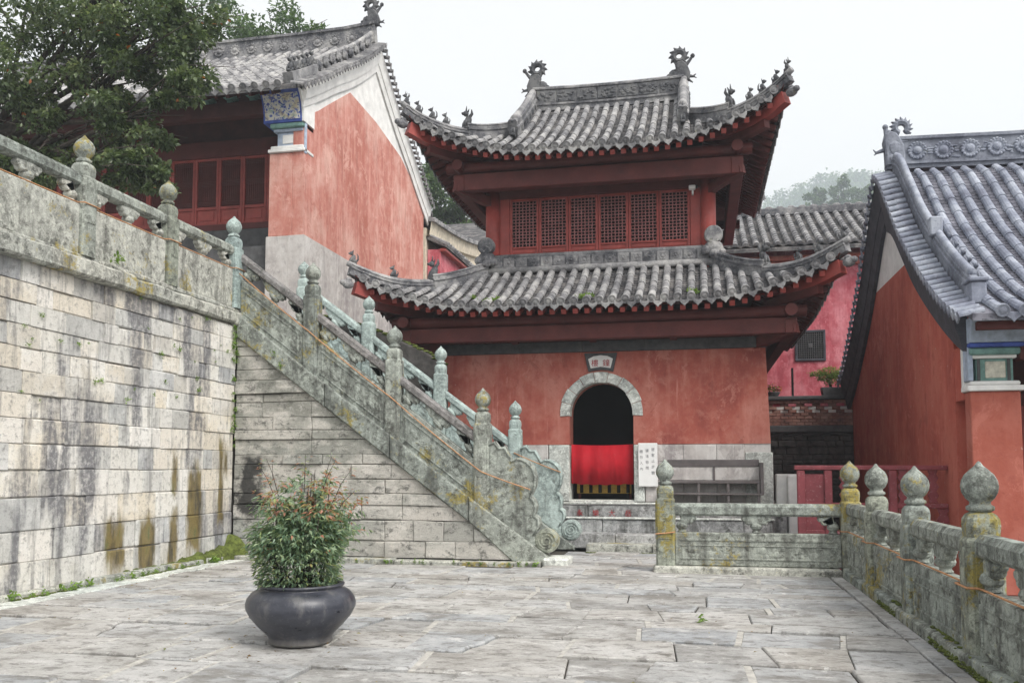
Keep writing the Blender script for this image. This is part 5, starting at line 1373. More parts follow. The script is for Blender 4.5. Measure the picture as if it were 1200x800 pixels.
def left_hall():
    h = thing('temple_hall', (-12, 20, 4.1), 'faded red gabled hall with white-edged gable and lattice doors up on the terrace', 'hall', 'gabled temple halls')
    yc = 24.8; xg = -9.38; x0 = -22.0
    tab = [(0,14.25),(1.0,13.50),(2.0,12.82),(3.06,12.18),(4.3,11.38),(5.6,10.62),(6.2,10.3)]
    f = lambda d: catmull(d, tab)
    ya, yb = 20.0, 29.7
    build('gable_wall', MB().prism(gable_poly(ya+0.3, yb, yc, f, -0.45, 4.13, 30), 'yz', xg-0.4, xg-0.006), M_WHITE, h)
    red = [(ya+0.004,7.16),(ya+0.004,10.12),(20.8,10.58),(21.4,10.98),(22.86,11.88),(24.86,11.66),(27.2,11.40),(28.4,11.0),(29.68,10.42),(29.68,4.2),(20.3,4.2)]
    red = [(ya+0.004,7.162),(ya+0.004,10.12),(20.8,10.58),(21.4,10.98),(22.86,11.92),(24.9,11.86),(27.2,11.58),(28.5,11.12),(29.68,10.52),(29.68,7.162)]
    build('red_plaster', MB().prism(red, 'yz', xg-0.3, xg), M_RED_L, h)
    build('gable_base', MB().prism([(ya-0.03,4.13),(ya-0.03,7.16),(yb+0.02,7.16),(yb+0.02,4.13)], 'yz', xg-0.38, xg+0.035), M_GREYBASE, h)
    # front pilaster
    build('pilaster', MB().cbox(-10.31, xg-0.31, ya, ya+0.5, 7.16, 9.24, 0.015), M_RED_L, h)
    build('pilaster_base', MB().cbox(-10.36, xg-0.385, ya-0.03, ya+0.5, 4.13, 7.155, 0.015), M_GREYBASE, h)
    c = build('corbel', MB().cbox(-10.33, xg+0.02, ya-0.06, ya+0.5, 9.245, 9.33, 0.015).cbox(-10.28, xg-0.02, ya-0.02, ya+0.5, 9.33, 9.42, 0.02), M_WHITE, h)
    build('painted_block', MB().cbox(-10.12, xg-0.10, ya+0.04, ya+0.5, 9.42, 9.76, 0.01), M_PALEBLUE, c)
    build('painted_panel', MB().cbox(-9.98, xg-0.28, ya+0.02, ya+0.1, 9.48, 9.70, 0.01), M_WHITE, c)
    build('moulding', MB().cbox(-10.2, xg-0.04, ya-0.03, ya+0.5, 9.765, 9.84, 0.015), M_PALEBLUE, c)
    build('moulding', MB().cbox(-10.26, xg-0.0, ya-0.10, ya+0.5, 9.845, 9.96, 0.02), M_TEAL, c)
    prof = [(ya-0.12,9.965),(ya-0.13,10.15),(ya-0.18,10.38),(ya-0.27,10.55),(ya-0.38,10.68),(ya+0.5,10.68),(ya+0.5,9.965)]
    build('painted_panel', MB().prism(prof, 'yz', -10.42, xg-0.02), M_BLUE, c)
    pf = MB(); yz = sorted((z, y) for y, z in prof[:5]); zz = [10.03+0.58*k/8 for k in range(9)]
    for z0_, z1_ in zip(zz, zz[1:]):
        y0_, y1_ = interp(z0_, yz)-0.014, interp(z1_, yz)-0.014
        pf.add([(-10.37,y0_,z0_),(xg-0.07,y0_,z0_),(xg-0.07,y1_,z1_),(-10.37,y1_,z1_),(-10.37,y0_+0.04,z0_),(xg-0.07,y0_+0.04,z0_),(xg-0.07,y1_+0.04,z1_),(-10.37,y1_+0.04,z1_)], [(0,1,2,3),(0,4,7,3),(1,5,6,2)])
    build('painted_panel', pf, M_PAINT, c)
    build('white_border', MB().prism([(y-0.004, z) for y, z in prof], 'yz', xg-0.02, xg+0.03), M_WHITE, c)
    build('side_border', MB().cbox(xg-0.02, xg+0.02, ya-0.0, ya+0.10, 9.2, 10.2, 0.008), M_PALEBLUE, c)
    # porch
    build('platform', MB().box(x0, -10.4, 20.2, 21.4, 4.13, 7.0).box(x0, -10.37, 21.4, 21.45, 4.13, 7.80), M_BAND, h)
    build('porch_wall', MB().box(x0, -9.8, 21.62, 21.8, 7.8, 11.6), M_WOODD, h)
    build('sill', MB().cbox(x0, -10.35, 21.40, 21.60, 7.805, 7.97, 0.01), M_WOOD, h)
    build('lintel', MB().cbox(x0, -10.35, 21.40, 21.60, 9.80, 10.25, 0.01), M_WOOD, h)
    build('eave_beam', MB().cbox(x0, -10.4, 19.95, 20.2, 10.25, 10.62, 0.015), M_WOODD, h)
    lm = None
    for i in range(11):
        xx = -10.42-0.70*(i+1)
        Mx = T(xx, 21.45, 7.97)
        if lm is None:
            W, H = 0.70, 1.83; q = MB()
            q.cbox(0.004,0.07,0,0.08,0,H,0.008).cbox(W-0.07,W-0.004,0,0.08,0,H,0.008).cbox(0.071,W-0.071,0.002,0.078,0,0.07,0.008).cbox(0.071,W-0.071,0.002,0.078,0.42,0.50,0.008).cbox(0.071,W-0.071,0.002,0.078,H-0.07,H,0.008).box(0.071,W-0.071,0.04,0.06,0.07,0.42).cbox(0.14,W-0.14,0.02,0.045,0.13,0.36,0.008)
            fm = q.mesh('door_leaf', M_WOODB); l = MB()
            for j in range(1, 11): l.box(0.07+j*0.056-0.006, 0.07+j*0.056+0.006, 0.03, 0.05, 0.5, H-0.07)
            for z in (0.56,0.60,0.64,1.08,1.12,1.16,1.20,1.64,1.68,1.72): l.box(0.07, W-0.07, 0.025, 0.047, z-0.007, z+0.007)
            l.box(0.07,W-0.07,0.06,0.065,0.5,H-0.07)
            lm = l.mesh('lattice', M_WOOD)
        dl = put('door_leaf', fm, h, Mx); put('lattice', lm, dl, Mx)
    # brackets under the eave with faded green paint
    for i in range(8):
        xx = -10.8-0.62*i; m = MB()
        for k in range(3): m.cbox(xx-0.08-0.07*k, xx+0.08+0.07*k, 19.98-0.1*k, 20.2, 10.63+0.10*k, 10.71+0.10*k, 0.02)
        build('eave_bracket', m, M_TEAL, h)
    bed = MB()
    for s in (-1, 1):
        dd = [5.6*i/16 for i in range(17)]
        for a, b in zip(dd, dd[1:]):
            q = [(x0,yc+s*a,f(a)-0.02),(xg+0.12,yc+s*a,f(a)-0.02),(xg+0.12,yc+s*b,f(b)-0.02),(x0,yc+s*b,f(b)-0.02)]; q2 = [(x,y,z-0.12) for x,y,z in q]
            bed.add(q+q2, [(0,1,2,3),(7,6,5,4),(1,2,6,5),(2,3,7,6)])
    roof = build('roof', bed, M_PAN, h)
    slope_tiles(roof, -19.6, xg-0.22, yc, f, 5.6, 0.30, 0.5, M_TILE, M_PAN, False, r=0.085)
    for i in range(30):
        xx = -9.9-0.30*i; bar('rafter', roof, (xx, 20.2, f(4.6)-0.2), (xx, 19.32, f(5.5)-0.19), 0.09, 0.09, M_WOODD)
    verge(roof, xg, 1, yc, f, 5.6, M_WHITE, M_TILE, M_RIDGE, ((0.10,0.50,0.17),(0.50,0.70,0.08)), 0.22, 5.3, 4.1)
    zr = 13.98
    build('ridge', MB().sweep([(-0.13,0),(0.13,0),(0.13,0.10),(0.18,0.12),(0.18,0.18),(0.10,0.20),(0.10,0.70),(0.15,0.72),(0.15,0.80),(-0.15,0.80),(-0.15,0.72),(-0.10,0.70),(-0.10,0.20),(-0.18,0.18),(-0.18,0.12),(-0.13,0.10)], [(x0,yc,zr),(-12,yc,zr),(-10.3,yc,zr+0.03),(xg+0.05,yc,zr+0.12)]), M_RIDGE, roof)
    for i in range(12):
        m = MB(); rosette(m, (0,0,0), 0.15, 'y', 12, 0.04); build('rosette', m, M_TILE, roof, T(-10.1-i*0.55, yc-0.10, zr+0.46))
    fin = chiwen(1.0); build('dragon_finial', fin, M_ORN, roof, T(xg-0.10, yc, zr+0.92))
    # stepped verge ridge end and relief
    for i in range(9):
        d = 4.0-i*0.42; m = MB(); m.cbox(-0.03,0.03,-0.13,0.13,0,0.24,0.02).blob((0.03,0,0.12),(0.05,0.09,0.10),8,5); build('relief', m, M_RIDGE, roof, T(xg-0.02, yc-d, f(d)+0.08))
    build('verge_pier', MB().sweep([(-0.13,-0.06),(0.13,-0.06),(0.13,0.2),(-0.13,0.2)], [(xg-0.10, yc-5.5+1.4*k/6, f(5.5-1.4*k/6)+0.04) for k in range(7)]), M_TILE, roof)
    for i in range(6):
        d = 4.25+i*0.24; build('roof_figure', beast(1.0, i % 3), M_ORN, roof, T(xg-0.10, yc-d, f(d)+0.28) @ RZ(-math.pi/2), True)
left_hall()

def rear_left():
    h = thing('rear_building', (-10, 34, 4), 'cream-plastered building with curved tiled verge glimpsed behind the left hall', 'building')
    xg = -9.40; tab = [(30.0,10.30),(33,10.55),(36,10.95),(40,11.75),(44,13.2),(48,15.2)]
    f = lambda y: catmull(y, tab)
    ys = [30.0+18*i/18 for i in range(19)]
    build('gable_wall', MB().prism([(30.0,4.1)]+[(y, f(y)-0.3) for y in ys]+[(48,4.1)], 'yz', xg-0.4, xg), M_CREAM, h)
    c = MB()
    for a, b in zip(ys, ys[1:]):
        q = []
        for y in (a, b): q += [(xg,y,f(y)-0.05),(xg+0.22,y,f(y)-0.05),(xg+0.14,y,f(y)-0.55),(xg,y,f(y)-0.6)]
        c.add(q, [(0,1,5,4),(1,2,6,5),(2,3,7,6)])
    build('verge_cornice', c, M_CREAM, h)
    t = MB(); path = [(xg+0.05, y, f(y)+0.0) for y in ys]; t.sweep([(-0.28,-0.05),(0.28,-0.09),(0.28,0.0),(0.0,0.16),(-0.28,0.0)], path)
    rf = build('roof', t, M_TILE, h)
    ct = cover_tile_mesh('verge_tile', M_TILE, 0.07)
    for i in range(40):
        y = 30.1+i*0.28; put('verge_tile', ct, rf, frame((xg-0.02, y, f(y)+0.06), (1,0,-0.2), (0,-0.1,1)) @ Matrix.Diagonal((0.36,1,1,1)))
    build('roof_slope', MB().add([(-22,y,f(y)+dz) for dz in (0,-0.15) for y in (30.0,36,42,48)]+[(xg,y,f(y)+dz) for dz in (0,-0.15) for y in (30.0,36,42,48)], [(0,1,9,8),(1,2,10,9),(2,3,11,10),(4,12,13,5),(5,13,14,6),(6,14,15,7)]), M_PAN, rf)
    # lean-to with its own little tile edge and red wall
    lt = build('lean_to_wall', MB().box(xg+0.02, xg+0.5, 30.2, 38, 4.1, 9.25), M_PINK, h)
    p = MB().prism([(xg+0.0,9.75),(xg+0.75,9.38),(xg+0.75,9.28),(xg+0.0,9.62)], 'xz', 30.1, 38); lr = build('lean_to_roof', p, M_PAN, h)
    build('lean_to_board', MB().cbox(xg+0.5, xg+0.7, 30.15, 38, 9.16, 9.27, 0.01), M_WOODB, h)
    for i in range(26):
        y = 30.2+i*0.29; put('cover_tile', ct, lr, frame((xg+0.05, y, 9.77), (1,0,-0.5), (0.3,0,1)) @ Matrix.Diagonal((0.85,1,1,1)))
rear_left()

def rear_right():
    h = thing('rear_building', (4, 27, 0), 'pink-red wall with small dark grille window under an old grey tiled roof', 'building')
    x0, x1 = -1.0, 9.0
    build('wall', MB().box(x0, x1, 27.0, 27.4, -0.3, 8.0), M_PINK, h)
    wd = build('window', MB().cbox(2.76,3.61,26.95,27.02,4.58,4.65,0.01).cbox(2.76,3.61,26.95,27.02,5.41,5.48,0.01).cbox(2.76,2.83,26.95,27.02,4.65,5.41,0.01).cbox(3.54,3.61,26.95,27.02,4.65,5.41,0.01), M_DARKCORN, h)
    build('pane', MB().box(2.83,3.54,26.985,26.995,4.65,5.41), M_DARK, wd)
    l = MB()
    for i in range(1,12): l.box(2.83+i*0.059-0.007,2.83+i*0.059+0.007,26.955,26.975,4.65,5.41); l.box(2.83,3.54,26.950,26.970,4.65+i*0.063-0.007,4.65+i*0.063+0.007)
    l.cbox(3.13,3.24,26.945,26.97,4.97,5.09,0.01)
    build('grille', l, M_BAND, wd)
    build('cornice', MB().cbox(x0,x1,26.85,27.0,7.35,7.5,0.02).cbox(x0,x1,26.75,27.0,7.505,7.66,0.02), M_RED_T, h)
    f = lambda d: 9.80-0.52*d-0.02*(d*(3.6-d))*0.6 if d < 3.7 else 7.88
    rf = build('roof', MB().prism([(30.2,9.75),(26.4,7.80),(26.4,7.70),(30.2,9.6)], 'yz', x0, x1), M_PAN, h)
    slope_tiles(rf, x0, x1, 30.1, f, 3.65, 0.30, 0.28, M_TILE, M_PAN, False, r=0.095, drip=False)
    build('ridge', MB().cbox(x0,x1,29.95,30.2,9.72,9.98,0.03), M_RIDGE, rf)
    for i in range(28): build('ridge_tile', MB().blob((0,0,0),(0.13,0.1,0.06),6,4), M_TILE, rf, T(x0+0.2+i*0.35, 30.07, 10.0)) if 0.5 < x0+i*0.35 < 6 else None
    # brick parapet over a dark rubble wall
    b = thing('brick_parapet', (3, 24.5, 0), 'low red brick parapet with white-chipped openwork above dark rubble wall', 'wall')
    build('rubble_wall', MB().box(1.7, 4.3, 24.55, 25.2, -0.3, 2.42), M_DARKSTONE, b)
    r = random.Random(6); z = 0.0
    while z < 2.4:
        hh = r.uniform(0.1,0.2); x = 1.7
        while x < 4.25:
            L = r.uniform(0.2,0.55); build('rubble_stone', MB().cbox(x+.005,min(x+L,4.3)-.005,24.47+r.uniform(-.03,.03),24.6,z+.005,min(z+hh,2.42)-.005,0.02), M_DARKSTONE, b); x += L
        z += hh
    build('ledge', MB().cbox(1.65,4.35,24.36,25.2,2.425,2.60,0.02), M_BAND, b)
    build('parapet_core', MB().box(1.72,4.3,24.50,24.95,2.60,3.28), M_BRICK, b)
    for k in range(8):
        z = 2.605+k*0.083; x = 1.70+(0.1 if k % 2 else 0)
        while x < 4.2:
            skip = k in (3,4,5,6) and (int((x-1.7)/0.2)+k) % 2 == 0
            mt = M_BRICK
            if k in (4,5,6) and (int(round((x-1.7)/0.2))) % 2 == (k//2) % 2: mt = M_WHITE if k < 6 else M_PINK
            build('brick', MB().cbox(x+.004,x+0.195,24.43+(0.05 if skip else 0)+r.uniform(-.008,.008),24.52,z,z+0.076,0.008), mt, b); x += 0.2
    build('coping', MB().cbox(1.65,4.35,24.36,25.0,3.285,3.375,0.012), M_BAND, b)
    p = build('plastered_pier', MB().cbox(1.46,1.90,18.28,18.6,-0.3,1.38,0.02).cbox(1.66,1.86,18.0,18.27,-0.3,1.36,0.02), M_WHITE)
    tag(p, 'short whitewashed pier at the tower corner beside the maroon fence', 'pier')
    s = build('iron_stake', MB().tube([(2.45,24.75,3.375),(2.45,24.76,4.15)],0.03,6).tube([(2.45,24.75,3.7),(2.47,24.72,3.75)],0.02,5), M_DARK); tag(s, 'thin dark stake standing on the brick parapet', 'stake')
rear_right()

def fence():
    f = thing('wooden_fence', (2.8, 15.3, 0), 'maroon painted wooden railing with shaped balusters beside the right hall', 'fence')
    y = 15.3; x0, x1 = 1.55, 3.82
    for x in (x0, x0+0.42, 2.95): build('post', MB().cbox(x, x+0.12, y-0.06, y+0.06, -0.3, 1.46, 0.01), M_FENCE, f)
    build('top_rail', MB().cbox(x0-0.04, x1, y-0.07, y+0.07, 1.465, 1.54, 0.012), M_FENCE, f)
    build('rail', MB().cbox(x0+0.12, x1, y-0.04, y+0.04, 0.86, 0.94, 0.01), M_FENCE, f)
    build('rail', MB().cbox(x0+0.12, x1, y-0.04, y+0.04, 0.42, 0.50, 0.01), M_FENCE, f)
    build('panel', MB().box(x0+0.12, x1, y-0.012, y+0.012, -0.25, 0.42).box(x0+0.125, x0+0.415, y-0.012, y+0.012, 0.5, 1.40), M_FENCE, f)
    n = 4; prof = [(-0.05,0.945),(0.05,0.945),(0.035,1.0),(0.06,1.07),(0.03,1.13),(0.065,1.2),(0.03,1.27),(0.06,1.34),(0.035,1.40),(0.055,1.462),(-0.055,1.462),(-0.035,1.40),(-0.06,1.34),(-0.03,1.27),(-0.065,1.2),(-0.03,1.13),(-0.06,1.07),(-0.035,1.0)]
    for i in range(n):
        x = 2.28+i*0.45+(0.0 if i < 2 else -0.02)
        build('baluster', MB().prism([(x+a*1.35, b) for a, b in prof], 'xz', y-0.03, y+0.03, 0.006), M_FENCE, f)
    lo = [(-0.09,0.505),(0.09,0.505),(0.05,0.6),(0.1,0.68),(0.05,0.76),(0.09,0.855),(-0.09,0.855),(-0.05,0.76),(-0.1,0.68),(-0.05,0.6)]
    for i in range(6):
        x = 2.30+i*0.29
        build('fretwork', MB().prism([(x+a, b) for a, b in lo], 'xz', y-0.02, y+0.02, 0.005), M_FENCE, f)
fence()

# ------------------------------------------------------------------ vegetation
def leaf_mesh(name, P, D, N, size, width, mat, tone, fold=0.25, droop=0.0):
    """P base points, D leaf directions, N normals (arrays n x 3); one folded rhombus per leaf"""
    n = len(P); D = D/np.linalg.norm(D, axis=1, keepdims=True); Sd = np.cross(N, D); Sd /= (np.linalg.norm(Sd, axis=1, keepdims=True)+1e-9); N2 = np.cross(D, Sd)
    L = size[:, None]; W = (size*width)[:, None]
    mid = P + D*L*0.45
    v = np.stack([P, mid + Sd*W*0.5 + N2*W*fold, P + D*L - N2*L*droop, mid - Sd*W*0.5 + N2*W*fold], 1).reshape(-1, 3)
    me = bpy.data.meshes.new(name)
    b = np.arange(n)*4
    tri = np.stack([b, b+1, b+2, b, b+2, b+3], 1).reshape(-1)
    me.vertices.add(4*n); me.vertices.foreach_set('co', v.astype(np.float32).ravel())
    me.loops.add(6*n); me.loops.foreach_set('vertex_index', tri.astype(np.int32))
    me.polygons.add(2*n); me.polygons.foreach_set('loop_start', (np.arange(2*n)*3).astype(np.int32))
    me.update(calc_edges=True)
    at = me.attributes.new('tone', 'FLOAT', 'FACE'); at.data.foreach_set('value', np.repeat(tone, 2).astype(np.float32))
    me.materials.append(mat); me.validate(); return me
def clump_leaves(rg, clumps, per, size, jitter=1.0, flat=0.7):
    """leaves scattered near the shells of ellipsoidal clumps"""
    P = []; D = []; N = []; S_ = []; Tn = []
    for (c, r, dens) in clumps:
        n = int(per*dens); u = rg.normal(size=(n,3)); u /= np.linalg.norm(u, axis=1, keepdims=True)
        rr = rg.uniform(0.25, 1.0, n)**0.55
        p = np.array(c) + u*np.array(r)*rr[:, None]*(1+0.12*rg.normal(size=(n,1)))
        d = u*0.6 + rg.normal(size=(n,3))*0.7 + np.array([0,0,-0.25]); nn = rg.normal(size=(n,3))*0.55 + np.array([0,0,1.0])
        P.append(p); D.append(d); N.append(nn); S_.append(size*rg.uniform(0.6,1.3,n))
        tb = rg.uniform(-0.14,0.14); Tn.append(np.clip(rg.uniform(0.05,0.85,n)*0.75 + tb + 0.22*rr*np.clip(u[:,2]+0.3,0,1), 0, 0.985))  # random tone, made paler towards the upper outer leaves of each clump
    return [np.concatenate(a) for a in (P, D, N, S_, Tn)]
def tree(name, label, base, top, clumps, per, size, mat, rt, seed, group=None, sub=5, width=0.5, extra_twigs=0):
    rg = np.random.default_rng(seed); r = random.Random(seed)
    t = thing(name, base, label, 'tree', group)
    big = clumps; small = []
    for c, rad_, dn in big:
        for _ in range(int(sub*dn)):
            u = Vector((r.gauss(0,1), r.gauss(0,1), r.gauss(0,1))).normalized(); k = r.uniform(0.45, 1.0)
            cc = (c[0]+u.x*rad_[0]*k, c[1]+u.y*rad_[1]*k, c[2]+u.z*rad_[2]*k); q = r.uniform(0.22,0.42)
            small.append((cc, (rad_[0]*q, rad_[1]*q, rad_[2]*q*0.75), r.uniform(0.6,1.3)))
    P, D, N, S_, Tn = clump_leaves(rg, small, per, size)
    mk = rg.uniform(size=len(Tn)) > 0.996; Tn[mk] = 1.0
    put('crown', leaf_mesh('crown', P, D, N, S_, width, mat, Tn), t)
    b = Vector(base); tp = Vector(top); mid = b.lerp(tp, 0.5) + Vector((r.uniform(-.2,.2)*rt*4, r.uniform(-.2,.2)*rt*4, 0))
    build('trunk', MB().tube([b-Vector((0,0,0.3)), b+Vector((0,0,rt)), mid, tp], [rt*1.35, rt, rt*0.8, rt*0.5], 9), M_BARK, t, smooth=True)
    for c, rad_, dn in big:
        e = Vector(c); s0 = b.lerp(tp, r.uniform(0.55, 0.95)); m = s0.lerp(e, 0.5)+Vector((r.uniform(-.1,.1), r.uniform(-.1,.1), 0.12))*rad_[0]
        lm = MB().tube([s0, m, e], [rt*0.45, rt*0.32, rt*0.14], 6)
        for _ in range(5+extra_twigs):
            u = Vector((r.gauss(0,1)*rad_[0], r.gauss(0,1)*rad_[1], r.gauss(0,0.8)*rad_[2]))*0.7
            st = m.lerp(e, r.uniform(0.2,1.0)); k = st.lerp(e+u, 0.5)+Vector((0,0,0.1*rad_[2])); lm.tube([st, k, e+u], [rt*0.14, rt*0.09, rt*0.03], 5)
        build('limb', lm, M_BARK, t, smooth=True)
    return t
# the broadleaf tree on the terrace
tree('broadleaf_tree', 'large dark green broadleaf tree overhanging the terrace balustrade in front of the left hall', (-14.6, 15.0, 4.13), (-13.6, 14.9, 8.6),
     [((-12.7,14.6,10.6),(1.5,1.2,1.3),1.3), ((-11.2,14.5,10.4),(1.3,1.2,1.1),1.3), ((-10.3,14.5,9.9),(1.1,1.0,1.0),1.3), ((-9.55,14.4,9.2),(0.8,0.8,0.9),1.3), ((-10.6,14.5,8.8),(1.0,0.9,0.8),1.2), ((-11.9,14.6,9.1),(1.2,1.0,1.0),1.2), ((-13.2,14.7,8.9),(1.2,1.0,0.9),1.1),
      ((-9.15,14.3,8.30),(0.5,0.5,0.42),0.9), ((-10.2,14.4,7.9),(0.75,0.7,0.5),1.0), ((-10.6,14.5,7.25),(0.55,0.6,0.5),0.8), ((-10.05,14.4,6.95),(0.5,0.5,0.4),1.0), ((-9.75,14.3,6.75),(0.4,0.4,0.3),0.8), ((-11.6,14.6,7.9),(0.9,0.8,0.55),0.9), ((-13.0,14.7,7.5),(0.9,0.8,0.5),1.0), ((-12.2,14.8,7.2),(0.7,0.6,0.4),0.6), ((-9.35,14.6,10.4),(0.75,0.8,0.8),1.2), ((-9.2,14.5,9.6),(0.45,0.5,0.5),0.8), ((-10.6,14.7,11.3),(1.1,0.9,0.6),1.0)],
     200, 0.115, M_LEAFT, 0.16, 3, None, 11, 0.55, 4)
G_TREES = 'trees beyond the temple roofs'
tree('woodland_tree', 'tall leafy tree rising behind the ridge of the left hall', (-19.5, 37, 4.0), (-19, 37, 17), [((-21,36.5,21.5),(2.6,2.2,2.4),1.3), ((-18.6,36.5,20.6),(2.2,2.0,1.9),1.2), ((-16.9,36.5,19.3),(1.4,1.4,1.2),1.0), ((-23,37,19.5),(2.4,2,2.2),1.0), ((-19.5,37,18.6),(2.6,2,1.8),1.4), ((-16.2,37,18.2),(1.6,1.4,1.4),1.2), ((-18,36.8,19.4),(2.2,1.8,1.8),1.4), ((-20.5,36.8,20.0),(2.2,1.8,1.8),1.4)], 300, 0.22, M_LEAFB, 0.35, 5, G_TREES, 12)
tree('woodland_tree', 'green tree showing in the gap between left hall and tower', (-14, 52, 4.0), (-14, 52, 13), [((-15.0,51,18.2),(2.0,1.8,1.6),1.2), ((-13.4,51,16.4),(1.8,1.6,1.5),1.2), ((-12.2,51,14.6),(1.6,1.5,1.4),1.1), ((-15.5,52,15.5),(2,1.8,1.8),1.0)], 300, 0.24, M_LEAFB, 0.4, 6, G_TREES, 12)
for k, (x, z, s, lab) in enumerate(((32.5, 70.0, 1.0, 'hazy tree on the near ridge, next to the tower roof'), (39.0, 71.5, 1.15, 'hazy tree on the near ridge between two others'), (45.5, 69.5, 1.2, 'hazy tree on the near ridge, closest to the hall finial'), (27.0, 66.5, 0.8, 'small hazy tree half hidden by the upper tower eave'))):
    tree('ridge_tree', lab, (x, 250, z-12), (x, 250, z), [((x-1.5*s,249,z+2.5*s),(2.6*s,2.4*s,2.6*s),1.0), ((x+1.6*s,249.5,z+1.4*s),(2.6*s,2.4*s,2.4*s),1.0), ((x,250,z+4.8*s),(1.8*s,1.8*s,2.2*s),0.9), ((x-2.8*s,250,z-0.8*s),(2.2*s,2,2),0.9), ((x+3.2*s,250,z-0.8*s),(2.2*s,2,2),0.9)], 70, 0.75, M_LEAFB, 0.5, 20+k, 'hazy trees on the near ridge', 10, 0.8)

def hills():
    nx, ny = 150, 60; vs = []; fs = []
    for j in range(ny):
        y = 180+620*(j/(ny-1))
        for i in range(nx):
            x = -420+840*i/(nx-1)
            h = 205*math.exp(-((x-90)/150)**2 - ((y-700)/130)**2) + 120*math.exp(-((x-300)/140)**2-((y-600)/150)**2) + 60*math.exp(-((x+250)/150)**2-((y-650)/120)**2)
            h += 66*math.exp(-((x-40)/36)**2 - ((y-252)/34)**2)
            a = min(1.0, h/30); h += a*(7*mnoise.noise((x*0.03, y*0.03, 1)) + 4*mnoise.noise((x*0.11, y*0.11, 5)) + 2.5*mnoise.noise((x*0.3, y*0.3, 2)))
            vs.append((x, y, h-1.5))
    for j in range(ny-1):
        for i in range(nx-1): fs.append((j*nx+i, j*nx+i+1, (j+1)*nx+i+1, (j+1)*nx+i))
    struct('hills', MB().add(vs, fs), M_HILL, 'misty wooded hills behind the temple', True)
    rg = np.random.default_rng(9); cl = []
    r = random.Random(9)
    for _ in range(420):
        x = r.uniform(20, 190); y = r.uniform(600, 720)
        h = 205*math.exp(-((x-90)/150)**2 - ((y-700)/130)**2) + 120*math.exp(-((x-300)/140)**2-((y-600)/150)**2)
        h += 7*mnoise.noise((x*0.03, y*0.03, 1)) + 4*mnoise.noise((x*0.11, y*0.11, 5)) + 2.5*mnoise.noise((x*0.3, y*0.3, 2))
        s = r.uniform(3,6); cl.append(((x, y, h+2), (s, s, s*1.1), 1.0))
    P, D, N, S_, Tn = clump_leaves(rg, cl, 45, 2.2)
    o = put('wooded_slope', leaf_mesh('wooded_slope', P, D, N, S_, 0.9, M_LEAFB, Tn), kind='stuff'); o['label'] = 'far misty woodland covering the hill'
hills()

